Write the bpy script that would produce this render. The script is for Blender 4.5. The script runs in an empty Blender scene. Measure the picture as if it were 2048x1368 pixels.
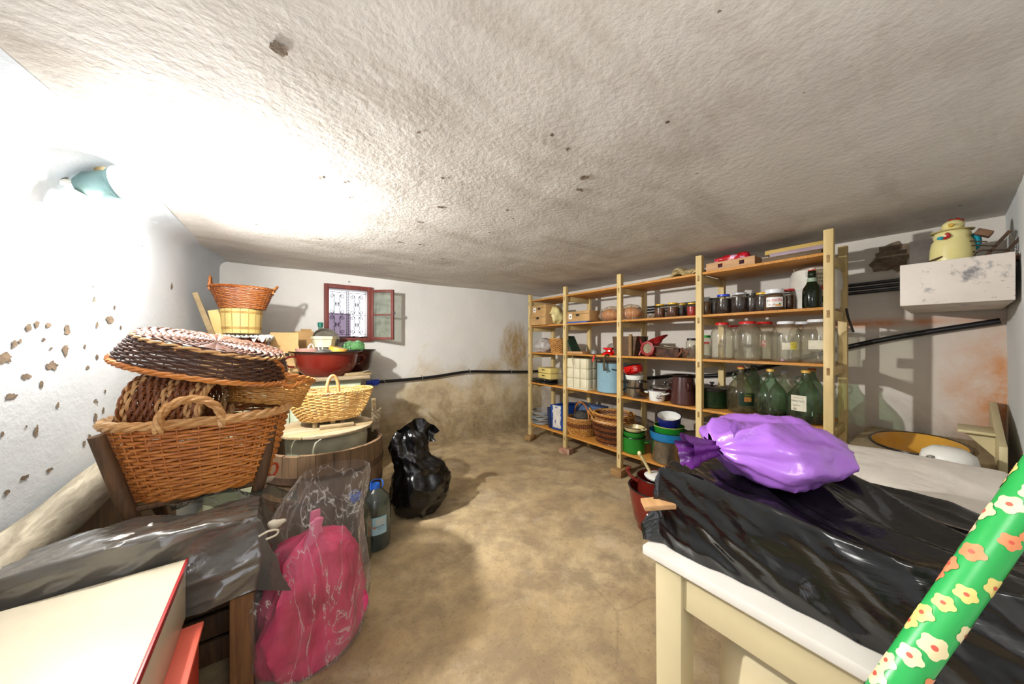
import bpy, bmesh, math, random
from mathutils import Vector, Matrix, Euler, noise
SC = bpy.context.scene
COL = SC.collection
PI = math.pi
RND = random.Random(11)

# ------------------------------------------------------------------ camera, world, light, exposure
F_PX = 645.0
YAW = math.atan2(0.5878, 0.8090)
cam_d = bpy.data.cameras.new('camera')
cam_d.sensor_width = 36.0
cam_d.lens = F_PX / 2048 * 36.0
cam_d.clip_start = 0.02
cam = bpy.data.objects.new('camera', cam_d)
COL.objects.link(cam)
cam.location = (0, 0, 1.3)
cam.rotation_euler = (PI / 2, 0, -YAW)
SC.camera = cam

w = bpy.data.worlds.new('sky')
SC.world = w
w.use_nodes = True
bg = w.node_tree.nodes['Background']
bg.inputs[0].default_value = (0.93, 0.92, 1.0, 1)
bg.inputs[1].default_value = .6

LAMP = Vector((-0.445, 2.03, 1.875))
ld = bpy.data.lights.new('cellar_bulb', 'POINT')
ld.energy = 13
ld.color = (1.0, 0.982, 0.955)
ld.shadow_soft_size = 0.035
lo = bpy.data.objects.new('cellar_bulb', ld)
lo.location = LAMP
COL.objects.link(lo)
# the reflector in the lamp throws most of the light out into the room
la = bpy.data.lights.new('cellar_reflector', 'AREA')
la.shape = 'DISK'; la.size = .07; la.energy = 22; la.color = ld.color
lao = bpy.data.objects.new('cellar_reflector', la)
lao.location = LAMP + Vector((.012, 0, -.004))
lao.rotation_euler = Vector((1, -.12, -.1)).to_track_quat('-Z', 'Y').to_euler()
COL.objects.link(lao)

# added unseen fill light behind the camera, brightens the ceiling and right side
lb_ = bpy.data.lights.new('added_fill', 'POINT')
lb_.energy = 4.8; lb_.color = (1.0, .985, .95); lb_.shadow_soft_size = .16
lbo = bpy.data.objects.new('added_fill', lb_); lbo.location = (.12, -.10, 1.62)
COL.objects.link(lbo)

SC.view_settings.view_transform = 'Standard'
SC.view_settings.look = 'None'
SC.view_settings.exposure = 1.8
SC.view_settings.gamma = 1.0
SC.view_settings.use_curve_mapping = False

# ------------------------------------------------------------------ pixel -> place on a known plane
def ray(u, v):
    a = (u - 1024) / F_PX
    return Vector((.5878 + .809 * a, .809 - .5878 * a, (684 - v) / F_PX))
def at(u, v, X=None, Y=None, Z=None):
    d = ray(u, v)
    if X is not None: t = X / d.x
    elif Y is not None: t = Y / d.y
    else: t = (Z - 1.3) / d.z
    return Vector((d.x * t, d.y * t, 1.3 + d.z * t))
def yy(u, X):
    d = ray(u, 684)
    return X * d.y / d.x
def face_cam(x, y):
    return math.atan2(-y, -x)

# ------------------------------------------------------------------ mesh builder
class MB:
    def __init__(s): s.v = []; s.f = []; s.M = Matrix.Identity(4)
    def add(s, vs, fs):
        o = len(s.v)
        for p in vs: s.v.append(tuple(s.M @ Vector(p)))
        for f in fs: s.f.append(tuple(i + o for i in f))
        return s
    def box(s, c, d, rz=0.0, rot=None, taper=1.0):
        x, y, z = d[0] / 2, d[1] / 2, d[2] / 2
        R = (Euler(rot).to_matrix() if rot else Matrix.Rotation(rz, 3, 'Z'))
        vs = []
        for k in (-1, 1):
            q = taper if k > 0 else 1.0
            for i, j in ((-1, -1), (1, -1), (1, 1), (-1, 1)):
                vs.append(R @ Vector((i * x * q, j * y * q, k * z)) + Vector(c))
        return s.add(vs, [(3, 2, 1, 0), (4, 5, 6, 7), (0, 1, 5, 4), (1, 2, 6, 5), (2, 3, 7, 6), (3, 0, 4, 7)])
    def lathe(s, prof, n=28, c=(0, 0, 0), sx=1.0, sy=1.0, a0=0.0, a1=2 * PI, fn=None, cap0=True, cap1=True, ring=False):
        full = abs(a1 - a0 - 2 * PI) < 1e-6
        m = n if full else n + 1
        vs = []; fs = []
        for r, z in prof:
            for k in range(m):
                a = a0 + (a1 - a0) * k / n
                q = fn(a, r, z) if fn else 1.0
                vs.append((c[0] + r * q * sx * math.cos(a), c[1] + r * q * sy * math.sin(a), c[2] + z))
        for i in range(len(prof) - 1):
            for k in range(n):
                k2 = (k + 1) % m
                fs.append((i * m + k, i * m + k2, (i + 1) * m + k2, (i + 1) * m + k))
        if full:
            if ring:
                o = (len(prof) - 1) * m
                for k in range(n): fs.append((o + k, o + (k + 1) % m, (k + 1) % m, k))
                return s.add(vs, fs)
            if cap0 and prof[0][0] > 1e-5: fs.append(tuple(range(m - 1, -1, -1)))
            if cap1 and prof[-1][0] > 1e-5 and len(prof) > 1:
                o = (len(prof) - 1) * m
                fs.append(tuple(o + k for k in range(m)))
        return s.add(vs, fs)
    def tube(s, pts, r, n=6, closed=False, flat=None, caps=True):
        pts = [Vector(p) for p in pts]
        N = len(pts)
        rr = r if callable(r) else (lambda t: r)
        vs = []; fs = []
        up = None
        for i, p in enumerate(pts):
            if closed: t = pts[(i + 1) % N] - pts[i - 1]
            else: t = pts[min(i + 1, N - 1)] - pts[max(i - 1, 0)]
            if t.length < 1e-9: t = Vector((0, 0, 1))
            t.normalize()
            if flat is not None:
                up2 = Vector(flat); up2 = up2 - t * up2.dot(t)
                if up2.length < 1e-6: up2 = t.orthogonal()
                up2.normalize(); up = up2
            elif up is None: up = t.orthogonal().normalized()
            else:
                up = up - t * up.dot(t)
                if up.length < 1e-6: up = t.orthogonal()
                up.normalize()
            sd = t.cross(up)
            q = rr(i / max(1, N - 1))
            ru, rs = q if isinstance(q, tuple) else (q, q)
            for k in range(n):
                a = 2 * PI * (k + .5) / n
                vs.append(p + up * (ru * math.sin(a)) + sd * (rs * math.cos(a)))
        for i in range(N if closed else N - 1):
            j = (i + 1) % N
            for k in range(n):
                k2 = (k + 1) % n
                fs.append((i * n + k, i * n + k2, j * n + k2, j * n + k))
        if not closed and caps:
            fs.append(tuple(range(n - 1, -1, -1)))
            fs.append(tuple((N - 1) * n + k for k in range(n)))
        return s.add(vs, fs)
    def rope(s, pts, R, strands=3, turns=None, n=5, closed=False, sub=6, rs=.62):
        # strands twisted round a path
        P = [Vector(p) for p in pts]
        Q = []
        N = len(P)
        segs = N if closed else N - 1
        for i in range(segs):
            p0 = P[(i - 1) % N] if closed or i > 0 else P[0]
            p1 = P[i]; p2 = P[(i + 1) % N]
            p3 = P[(i + 2) % N] if closed or i + 2 < N else P[-1]
            for k in range(sub):
                t = k / sub
                Q.append(.5 * ((2 * p1) + (p2 - p0) * t + (2 * p0 - 5 * p1 + 4 * p2 - p3) * t * t + (3 * p1 - p0 - 3 * p2 + p3) * t ** 3))
        if not closed: Q.append(P[-1])
        L = sum((Q[i + 1] - Q[i]).length for i in range(len(Q) - 1))
        if turns is None: turns = max(1, round(L / (R * 9)))
        up = None; fr = []
        for i, p in enumerate(Q):
            t = (Q[(i + 1) % len(Q)] - Q[i - 1]) if closed else (Q[min(i + 1, len(Q) - 1)] - Q[max(0, i - 1)])
            t.normalize()
            if closed:
                up = Vector((0, 0, 1)) - t * t.z
                if up.length < 1e-4: up = t.orthogonal()
            elif up is None: up = t.orthogonal()
            else: up = up - t * up.dot(t)
            up.normalize(); fr.append((p, up.copy(), t.cross(up)))
        for k in range(strands):
            pp = []
            for i, (p, u, d) in enumerate(fr):
                a = 2 * PI * (k / strands + turns * i / (len(fr) if closed else len(fr) - 1))
                pp.append(p + (u * math.sin(a) + d * math.cos(a)) * R * .55)
            s.tube(pp, R * rs, n=n, closed=closed)
        return s
    def grid(s, fn, nu, nv, closeu=False):
        vs = []; fs = []
        m = nu if closeu else nu + 1
        for j in range(nv + 1):
            for i in range(m): vs.append(fn(i / nu, j / nv))
        for j in range(nv):
            for i in range(nu):
                i2 = (i + 1) % m
                fs.append((j * m + i, j * m + i2, (j + 1) * m + i2, (j + 1) * m + i))
        return s.add(vs, fs)
    def prism(s, poly, h, z0=0.0, wob=None):
        n = len(poly)
        vs = [(x, y, z0) for x, y in poly] + [(x, y, z0 + h) for x, y in poly]
        fs = [tuple(range(n - 1, -1, -1)), tuple(range(n, 2 * n))]
        for i in range(n):
            j = (i + 1) % n
            fs.append((i, j, n + j, n + i))
        return s.add(vs, fs)
    def ball(s, c, r, n=12, m=8):
        rx, ry, rz = r if isinstance(r, tuple) else (r, r, r)
        prof = [(math.sin(PI * i / m), -math.cos(PI * i / m)) for i in range(m + 1)]
        vs = []; fs = []
        for a, z in prof:
            for k in range(n):
                t = 2 * PI * k / n
                vs.append((c[0] + rx * a * math.cos(t), c[1] + ry * a * math.sin(t), c[2] + rz * z))
        for i in range(m):
            for k in range(n):
                k2 = (k + 1) % n
                fs.append((i * n + k, i * n + k2, (i + 1) * n + k2, (i + 1) * n + k))
        return s.add(vs, fs)
    def xform(s, M):
        s.v = [tuple(M @ Vector(p)) for p in s.v]; return s
    def displace(s, fn):
        s.v = [tuple(fn(Vector(p))) for p in s.v]; return s
    def mesh(s, name, m, smooth=40, bev=0.0):
        me = bpy.data.meshes.new(name)
        me.from_pydata(s.v, [], s.f)
        bm = bmesh.new(); bm.from_mesh(me)
        bmesh.ops.remove_doubles(bm, verts=bm.verts, dist=1e-6)
        if bev:
            es = [e for e in bm.edges if e.is_manifold and e.calc_face_angle(0) > .6]
            bmesh.ops.bevel(bm, geom=es, offset=bev, segments=2, profile=.5, affect='EDGES', clamp_overlap=True)
        bmesh.ops.recalc_face_normals(bm, faces=bm.faces)
        bm.to_mesh(me); bm.free()
        if smooth:
            me.polygons.foreach_set('use_smooth', [True] * len(me.polygons))
            me.set_sharp_from_angle(angle=math.radians(smooth))
        if m: me.materials.append(m)
        return me

def obj(name, mb, m, parent=None, loc=(0, 0, 0), rot=(0, 0, 0), smooth=40, bev=0.0, label=None, stuff=False):
    me = mb if isinstance(mb, bpy.types.Mesh) else mb.mesh(name, m, smooth, bev)
    o = bpy.data.objects.new(name, me)
    COL.objects.link(o)
    o.location = loc; o.rotation_euler = rot
    if parent: o.parent = parent
    if label: o['label'] = label
    if stuff: o['kind'] = 'stuff'
    return o
def tag(o, label, cat, group=None):
    o['label'] = label; o['category'] = cat
    if group: o['group'] = group
    return o
def thing(name, label, cat, loc=(0, 0, 0), rz=0.0, group=None, rot=None):
    o = bpy.data.objects.new(name, None)
    o.empty_display_size = .05
    COL.objects.link(o)
    o.location = loc; o.rotation_euler = rot if rot else (0, 0, rz)
    return tag(o, label, cat, group)
def struct(name, mb, m, smooth=40, parent=None):
    o = obj(name, mb, m, parent, smooth=smooth)
    if not parent: o['kind'] = 'structure'
    return o
def twin(t, label, loc, rz=None, group=None):
    # a copy of a thing with copies of its parts and their sub-parts
    r = t.copy(); COL.objects.link(r); r.location = loc
    if rz is not None: r.rotation_euler = (0, 0, rz)
    if label: r['label'] = label
    if group: r['group'] = group
    for ch in t.children:
        c = ch.copy(); COL.objects.link(c); c.parent = r
        for g in ch.children:
            d = g.copy(); COL.objects.link(d); d.parent = c
    return r

# ------------------------------------------------------------------ materials
def lin(h):
    h = h.lstrip('#')
    out = []
    for i in (0, 2, 4):
        c = int(h[i:i + 2], 16) / 255
        out.append(c / 12.92 if c <= .04045 else ((c + .055) / 1.055) ** 2.4)
    return (*out, 1)
class NT:
    def __init__(s, name):
        s.m = bpy.data.materials.new(name); s.m.use_nodes = True
        s.t = s.m.node_tree; s.n = s.t.nodes; s.l = s.t.links
        s.b = s.n['Principled BSDF']; s.out = s.n['Material Output']
        s.co = s.n.new('ShaderNodeTexCoord').outputs['Object']
    def put(s, sock, v):
        if hasattr(v, 'is_linked') or isinstance(v, bpy.types.NodeSocket): s.l.new(v, sock)
        else: sock.default_value = v
    def map(s, scale=(1, 1, 1), loc=(0, 0, 0), rot=(0, 0, 0), vec=None):
        n = s.n.new('ShaderNodeMapping')
        n.inputs['Scale'].default_value = scale; n.inputs['Location'].default_value = loc; n.inputs['Rotation'].default_value = rot
        s.l.new(vec or s.co, n.inputs[0]); return n.outputs[0]
    def noise(s, scale=5, detail=4, rough=.55, vec=None, dist=0):
        n = s.n.new('ShaderNodeTexNoise')
        n.inputs['Scale'].default_value = scale; n.inputs['Detail'].default_value = detail
        n.inputs['Roughness'].default_value = rough; n.inputs['Distortion'].default_value = dist
        s.l.new(vec or s.co, n.inputs['Vector']); return n.outputs['Fac']
    def vor(s, scale=5, feature='F1', vec=None, out='Distance', rnd=1.0):
        n = s.n.new('ShaderNodeTexVoronoi'); n.feature = feature
        n.inputs['Scale'].default_value = scale; n.inputs['Randomness'].default_value = rnd
        s.l.new(vec or s.co, n.inputs['Vector']); return n.outputs[out]
    def ramp(s, fac, stops, mode='LINEAR'):
        n = s.n.new('ShaderNodeValToRGB'); n.color_ramp.interpolation = mode
        e = n.color_ramp.elements
        while len(e) < len(stops): e.new(.5)
        for q, (p, c) in zip(e, stops):
            q.position = p
            q.color = lin(c) if isinstance(c, str) else (c if isinstance(c, tuple) else (c, c, c, 1))
        s.l.new(fac, n.inputs[0]); return n.outputs[0]
    def mix(s, fac, a, b, mode='MIX'):
        n = s.n.new('ShaderNodeMix'); n.data_type = 'RGBA'; n.blend_type = mode
        s.put(n.inputs[0], fac)
        s.put(n.inputs[6], lin(a) if isinstance(a, str) else a); s.put(n.inputs[7], lin(b) if isinstance(b, str) else b)
        return n.outputs[2]
    def math(s, op, a, b=0.0, clamp=False):
        n = s.n.new('ShaderNodeMath'); n.operation = op; n.use_clamp = clamp
        s.put(n.inputs[0], a); s.put(n.inputs[1], b); return n.outputs[0]
    def xyz(s, vec=None):
        n = s.n.new('ShaderNodeSeparateXYZ'); s.l.new(vec or s.co, n.inputs[0]); return n.outputs
    def bump(s, h, strength=.4, dist=.01):
        n = s.n.new('ShaderNodeBump'); n.inputs['Strength'].default_value = strength; n.inputs['Distance'].default_value = dist
        s.l.new(h, n.inputs['Height'])
        pre = s.b.inputs['Normal']
        if pre.is_linked: s.l.new(pre.links[0].from_socket, n.inputs['Normal'])
        s.l.new(n.outputs[0], pre); return s
    def set(s, **k):
        for a, v in k.items():
            nm = {'color': 'Base Color', 'rough': 'Roughness', 'metal': 'Metallic', 'coat': 'Coat Weight', 'spec': 'Specular IOR Level',
                  'trans': 'Transmission Weight', 'alpha': 'Alpha', 'ior': 'IOR', 'sss': 'Subsurface Weight'}[a]
            if isinstance(v, str): v = lin(v)
            s.put(s.b.inputs[nm], v)
        return s
MATS = {}
def M(name, c1, c2=None, scale=6, rough=.5, metal=0.0, bump=0.0, bscale=60, stretch=(1, 1, 1), coat=0.0, spec=.5, lo=.35, hi=.65, detail=5, bd=.004):
    if name in MATS: return MATS[name]
    t = NT(name)
    t.set(rough=rough, metal=metal, coat=coat, spec=spec)
    vec = t.map(stretch)
    if c2: t.set(color=t.ramp(t.noise(scale, detail, .6, vec), [(lo, c1), (hi, c2)]))
    else: t.set(color=c1)
    if bump: t.bump(t.noise(bscale, 4, .6, vec), bump, bd)
    MATS[name] = t.m
    return t.m
def paint(name, c, rust='#6b3d1e', amount=.36, rough=.28):
    # enamel or paint with worn spots
    if name in MATS: return MATS[name]
    t = NT(name)
    base = t.mix(t.ramp(t.noise(9, 4), [(.3, 0.0), (.75, .35)]), c, (*[x * .72 for x in lin(c)[:3]], 1))
    wear = t.ramp(t.noise(26, 6, .65), [(amount - .05, 1.0), (amount, 0.0)])
    t.set(color=t.mix(wear, base, rust), rough=rough)
    t.bump(t.noise(140, 2), .05, .001)
    MATS[name] = t.m
    return t.m
def wood(name, c1, c2, axis=0, scale=5, rough=.65, bump=.25):
    if name in MATS: return MATS[name]
    t = NT(name)
    st = [9, 9, 9]; st[axis] = .9
    vec = t.map(tuple(st))
    g = t.noise(scale, 6, .65, vec, .6)
    col = t.ramp(g, [(.3, c1), (.72, c2)])
    big = t.ramp(t.noise(4, 4), [(.35, 0.0), (.8, .4)])
    t.set(color=t.mix(big, col, (*[x * .6 for x in lin(c1)[:3]], 1)), rough=rough)
    t.bump(g, bump, .002)
    MATS[name] = t.m
    return t.m
def glass(name, tint, dust='#b7b09c', dustiness=.10, gloss=.04):
    # thin glass wall: light goes through tinted, reflects by angle, a veil of dust
    if name in MATS: return MATS[name]
    t = NT(name); n = t.n; l = t.l
    tr = n.new('ShaderNodeBsdfTransparent'); tr.inputs[0].default_value = lin(tint)
    gl = n.new('ShaderNodeBsdfGlossy'); gl.inputs['Roughness'].default_value = gloss
    df = n.new('ShaderNodeBsdfDiffuse'); df.inputs[0].default_value = lin(dust)
    lw = n.new('ShaderNodeLayerWeight'); lw.inputs[0].default_value = .5
    edge = t.math('POWER', lw.outputs['Facing'], 3.0)
    l.new(t.mix(t.math('MULTIPLY', edge, .75), lin(tint), (*[x * .3 for x in lin(tint)[:3]], 1)), tr.inputs[0])
    fr = t.math('ADD', t.math('MULTIPLY', t.math('POWER', lw.outputs['Facing'], 2.4), .6), .05)
    m1 = n.new('ShaderNodeMixShader'); m2 = n.new('ShaderNodeMixShader')
    d = t.math('MULTIPLY', t.ramp(t.noise(14, 5, .6), [(.35, .25), (.75, 1.0)]), dustiness)
    l.new(d, m1.inputs[0]); l.new(tr.outputs[0], m1.inputs[1]); l.new(df.outputs[0], m1.inputs[2])
    l.new(fr, m2.inputs[0]); l.new(m1.outputs[0], m2.inputs[1]); l.new(gl.outputs[0], m2.inputs[2])
    l.new(m2.outputs[0], t.out.inputs[0])
    MATS[name] = t.m
    return t.m
def film(name, tint, opac=.2, col='#d8d4cc', rough=.2):
    # clear or smoky plastic film with creases
    if name in MATS: return MATS[name]
    t = NT(name); n = t.n; l = t.l
    tr = n.new('ShaderNodeBsdfTransparent'); tr.inputs[0].default_value = lin(tint)
    pr = t.b
    t.set(color=col, rough=rough, spec=.8)
    t.bump(t.noise(9, 6, .6, t.map((1, 1, .35)), 1.2), .9, .02)
    mx = n.new('ShaderNodeMixShader')
    c1 = t.ramp(t.noise(5, 5, .6, t.map((1, 1, .35)), 1.5), [(.40, opac * .35), (.485, opac * .6), (.5, min(1, opac * 3.0)), (.515, opac * .6), (.62, opac * .5), (.7, min(1, opac * 1.6))])
    lw = n.new('ShaderNodeLayerWeight'); lw.inputs[0].default_value = .5
    crease = t.math('ADD', c1, t.math('MULTIPLY', t.math('POWER', lw.outputs['Facing'], 3.0), .5), True)
    l.new(crease, mx.inputs[0]); l.new(tr.outputs[0], mx.inputs[1]); l.new(pr.outputs[0], mx.inputs[2])
    l.new(mx.outputs[0], t.out.inputs[0])
    MATS[name] = t.m
    return t.m
def bagplastic(name, c, rough=.25, bump=.5, bscale=10, stretch=(1, 1, 1), spec=.6):
    if name in MATS: return MATS[name]
    t = NT(name)
    t.set(color=c, rough=rough, spec=spec)
    t.bump(t.noise(bscale, 5, .6, t.map(stretch), 1.4), bump, .012)
    MATS[name] = t.m
    return t.m

# ------------------------------------------------------------------ lettering
def text_mesh(body, size, ax='CENTER', squash=1.0):
    cu = bpy.data.curves.new('lettering', 'FONT')
    cu.body = body; cu.size = size; cu.align_x = ax; cu.align_y = 'CENTER'
    cu.resolution_u = 3
    o = bpy.data.objects.new('lettering', cu); COL.objects.link(o)
    bpy.context.view_layer.update()
    me = bpy.data.meshes.new_from_object(o.evaluated_get(bpy.context.evaluated_depsgraph_get()))
    vs = [Vector((v.co.x * squash, v.co.y, 0)) for v in me.vertices]
    fs = [tuple(p.vertices) for p in me.polygons]
    bpy.data.objects.remove(o); bpy.data.meshes.remove(me); bpy.data.curves.remove(cu)
    return vs, fs
def round_text(mb, body, size, r, a, z, x=0.0, squash=1.0, tilt=0.0):
    # letters laid on an upright cylinder of radius r, centred at angle a
    vs, fs = text_mesh(body, size, squash=squash)
    out = []
    for p in vs:
        px, py = p.x * math.cos(tilt) - p.y * math.sin(tilt), p.x * math.sin(tilt) + p.y * math.cos(tilt)
        t = a + (px + x) / r
        out.append((r * math.cos(t), r * math.sin(t), z + py))
    mb.add(out, fs); return mb
def patch(mb, r, a0, a1, z0, z1, n=10, rot=0):
    mb.grid(lambda u, v: (r * math.cos(a0 + (a1 - a0) * u), r * math.sin(a0 + (a1 - a0) * u), z0 + (z1 - z0) * v), n, 1)
    return mb
# ================================================================== the setting
CZ = 2.02
WX, BY, FY = 3.38, 3.85, -0.17
def wl(y): return -.42 - .16 * (BY - y)      # the left wall leans outward towards the camera
def und(p, k=1.0, s=.9): return (noise.noise(Vector(p) * s) * .012 + noise.noise(Vector(p) * 4.3) * .003) * k

t = NT('concrete_floor')
base = t.ramp(t.noise(1.3, 7, .62, None, .1), [(.28, '#917b59'), (.5, '#b49e78'), (.72, '#c8b590')])
blot = t.ramp(t.noise(4.2, 8, .7, None, .2), [(.42, 0.0), (.6, .75)])
col = t.mix(blot, base, '#85735b')
pale = t.ramp(t.noise(2.6, 7, .7, t.map(loc=(3, 7, 0)), .15), [(.55, 0.0), (.72, .6)])
col = t.mix(pale, col, '#c3b49a')
crk = t.ramp(t.vor(.9, 'DISTANCE_TO_EDGE', t.mix(.22, t.co, t.n.new('ShaderNodeTexNoise').outputs['Color'])), [(.0, 1.0), (.006, 0.0)])
col = t.mix(t.math('MULTIPLY', t.math('MULTIPLY', crk, .28), t.ramp(t.noise(.8, 2), [(.48, 0.0), (.56, 1.0)])), col, '#5d4e3c')
spk = t.ramp(t.noise(70, 3, .6), [(.3, .35), (.42, 0.0)])
t.set(color=t.mix(spk, col, '#5a4a38'), rough=.82, spec=.25)
t.bump(t.noise(3, 8, .6), .35, .03); t.bump(t.noise(60, 5, .6), .25, .004)
m_floor = t.m

def plaster(name, base1, base2, dirt=None, roughbump=.5, chips=0.0, right=False):
    t = NT(name)
    z = t.xyz()[2]
    col = t.ramp(t.noise(1.1, 6, .6), [(.3, base1), (.7, base2)])
    if dirt == 'back':
        n1 = t.noise(1.7, 7, .62, t.map(loc=(1.3, 0, .4)), .4)
        m = t.math('MULTIPLY', t.math('ADD', t.math('SUBTRACT', 1.12, z), t.math('MULTIPLY', t.math('SUBTRACT', n1, .5), 1.9)), 2.2, True)
        tan = t.ramp(t.noise(5, 7, .7), [(.3, '#947d55'), (.5, '#bba577'), (.7, '#d3c5a2')])
        col = t.mix(t.math('MULTIPLY', m, .8), col, tan)
        n2 = t.noise(2.4, 8, .7, t.map(loc=(5, 0, 2)), .6)
        m2 = t.math('MULTIPLY', t.math('ADD', t.math('SUBTRACT', .62, z), t.math('MULTIPLY', t.math('SUBTRACT', n2, .5), 1.5)), 2.5, True)
        col = t.mix(t.math('MULTIPLY', m2, .7), col, t.ramp(t.noise(14, 6, .7), [(.35, '#5f4c33'), (.65, '#9c8762')]))
        sx = t.math('SUBTRACT', t.xyz()[0], 2.86); sz = t.math('SUBTRACT', z, 1.22)
        d = t.math('ADD', t.math('MULTIPLY', sx, sx), t.math('MULTIPLY', t.math('MULTIPLY', sz, sz), .55))
        g = t.math('SUBTRACT', 1.0, t.math('MULTIPLY', d, 5.5), True)
        st = t.noise(9, 6, .7, t.map((1.6, 1, .45), rot=(0, .5, 0)), .5)
        g = t.ramp(t.math('MULTIPLY', g, t.math('ADD', st, .16)), [(.32, 0.0), (.62, .9)])
        col = t.mix(g, col, t.ramp(t.noise(20, 5), [(.3, '#8f7445'), (.7, '#bb9c66')]))
    if dirt == 'right':
        n1 = t.noise(1.9, 7, .62, None, .4)
        m = t.math('MULTIPLY', t.math('ADD', t.math('SUBTRACT', .98, z), t.math('MULTIPLY', t.math('SUBTRACT', n1, .5), 1.4)), 2.6, True)
        col = t.mix(t.math('MULTIPLY', m, .75), col, t.ramp(t.noise(6, 7, .7), [(.3, '#6e6152'), (.5, '#95887a'), (.72, '#b9ab9a')]))
        y = t.xyz()[1]
        cz = t.math('SUBTRACT', 1.0, t.math('MULTIPLY', t.math('ABSOLUTE', t.math('SUBTRACT', z, 1.43)), 22.0), True)
        cy = t.math('MULTIPLY', t.math('SUBTRACT', .75, t.math('ABSOLUTE', t.math('SUBTRACT', y, .55))), 4.0, True)
        band = t.math('MULTIPLY', t.math('MULTIPLY', cz, cy), t.ramp(t.noise(7, 5), [(.3, .3), (.55, 1.0)]))
        col = t.mix(band, col, '#cc8f66')
        ky = t.math('MULTIPLY', t.math('SUBTRACT', .12, y), 3.6, True)
        kz = t.math('SUBTRACT', 1.0, t.math('MULTIPLY', t.math('ABSOLUTE', t.math('SUBTRACT', z, 1.0)), 1.9), True)
        k = t.math('MULTIPLY', t.math('MULTIPLY', ky, kz), t.ramp(t.noise(6, 7, .7), [(.3, .25), (.7, 1.6)]))
        col = t.mix(t.math('MULTIPLY', k, 1.0, True), col, '#c78a58')
    if dirt == 'ceiling':
        col = t.mix(t.ramp(t.noise(2.0, 7, .65, t.map((.5, 1.6, 1)), .6), [(.46, 0.0), (.72, .55)]), col, '#9a8d7e')
    if chips:
        vv = t.map((1, 1, .8), loc=(2.2, .3, .9))
        d = t.vor(9, 'F1', vv); rnd = t.vor(9, 'F1', vv, 'Color')
        rr = t.math('MULTIPLY', t.math('SUBTRACT', t.xyz(rnd)[0], .72, True), chips)
        nn = t.math('MULTIPLY', t.math('SUBTRACT', t.noise(40, 4), .5), .25)
        k = t.math('MULTIPLY', t.math('SUBTRACT', rr, t.math('ADD', d, nn)), 30.0, True)
        col = t.mix(t.math('MULTIPLY', k, .9), col, '#7c6a52')
        t.bump(t.math('MULTIPLY', k, -1.0), .8, .012)
    t.set(color=col, rough=.9, spec=.2)
    t.bump(t.noise(42, 5, .62), roughbump, .006)
    t.bump(t.noise(5, 4, .5), .35, .02)
    return t.m
m_wl = plaster('limewash_left', '#bcc3ca', '#cfd4d8', None, .35, 1.05)
m_ceil = plaster('limewash_ceiling', '#c8c4be', '#d6d2cb', 'ceiling', .6, .4)
m_wb = plaster('limewash_back', '#cfcdc8', '#dedcd6', 'back', .3)
m_wr = plaster('limewash_right', '#cbc4ba', '#dad4ca', 'right', .35)
m_wf = plaster('limewash_front', '#cfd2d2', '#dcdddb', None, .35, .35)

XL = wl(FY) - .1
fl = MB().grid(lambda u, v: (XL + (WX + .1 - XL) * u, FY - .45 + (BY - FY + .6) * v, noise.noise(Vector((u * 4, v * 4, 2))) * .002 - .002), 40, 40)
struct('floor', fl, m_floor)
struct('ceiling', MB().grid(lambda u, v: (lambda x, y: (x, y, CZ + und((x, y, 5))))(XL + (WX + .1 - XL) * u, FY - .05 + (BY + .07 - FY) * v), 90, 90), m_ceil)
# left wall with a rounded cove up to the ceiling
def lwall(u, v):
    y = FY - .05 + (BY + .07 - FY) * u
    x0 = wl(y); R = .06 + .20 * max(0, min(1, (3.3 - y) / 1.6))
    if v < .75: z = -.02 + (CZ - R + .02) * v / .75; dx = 0.0
    else:
        a = (v - .75) / .25 * PI / 2
        z = CZ - R + R * math.sin(a); dx = R - R * math.cos(a)
    d = und((x0, y, z), 1.3)
    return (x0 + dx + d, y, min(z, CZ + .01))
struct('wall_left', MB().grid(lwall, 80, 60), m_wl)
# back wall, thick, with the window opening
W0, W1, H0, H1 = .405, .838, 1.325, 1.885
DEP = .30
def lines(a, b, cuts, n):
    xs = [a, *cuts, b]; out = []
    for i in range(len(xs) - 1):
        k = max(1, int(round(n * (xs[i + 1] - xs[i]) / (b - a))))
        out += [xs[i] + (xs[i + 1] - xs[i]) * j / k for j in range(k)]
    return out + [b]
gx = lines(-.6, WX + .02, [W0, W1], 70); gz = lines(-.02, CZ + .02, [H0, H1], 40)
mb = MB(); vs = []; fs = []
for z in gz:
    for x in gx:
        near = max(0, 1 - 6 * max(max(W0 - x, x - W1, 0), max(H0 - z, z - H1, 0)))
        vs.append((x, BY + und((x, 9, z), 1.2) * (1 - near), z))
nx = len(gx)
for j in range(len(gz) - 1):
    for i in range(nx - 1):
        if gx[i] >= W0 - 1e-6 and gx[i + 1] <= W1 + 1e-6 and gz[j] >= H0 - 1e-6 and gz[j + 1] <= H1 + 1e-6: continue
        fs.append((j * nx + i, j * nx + i + 1, (j + 1) * nx + i + 1, (j + 1) * nx + i))
mb.add(vs, fs)
q = [(W0, H0), (W1, H0), (W1, H1), (W0, H1)]
mb.add([(x, BY, z) for x, z in q] + [(x, BY + DEP, z) for x, z in q], [(0, 1, 5, 4), (1, 2, 6, 5), (2, 3, 7, 6), (3, 0, 4, 7)])
mb.add([(-.9, BY + DEP, -.1), (W0, BY + DEP, -.1), (W0, BY + DEP, 2.3), (-.9, BY + DEP, 2.3)], [(0, 1, 2, 3)])
mb.add([(W1, BY + DEP, -.1), (3.7, BY + DEP, -.1), (3.7, BY + DEP, 2.3), (W1, BY + DEP, 2.3)], [(0, 1, 2, 3)])
mb.add([(W0, BY + DEP, -.1), (W1, BY + DEP, -.1), (W1, BY + DEP, H0), (W0, BY + DEP, H0)], [(0, 1, 2, 3)])
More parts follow.
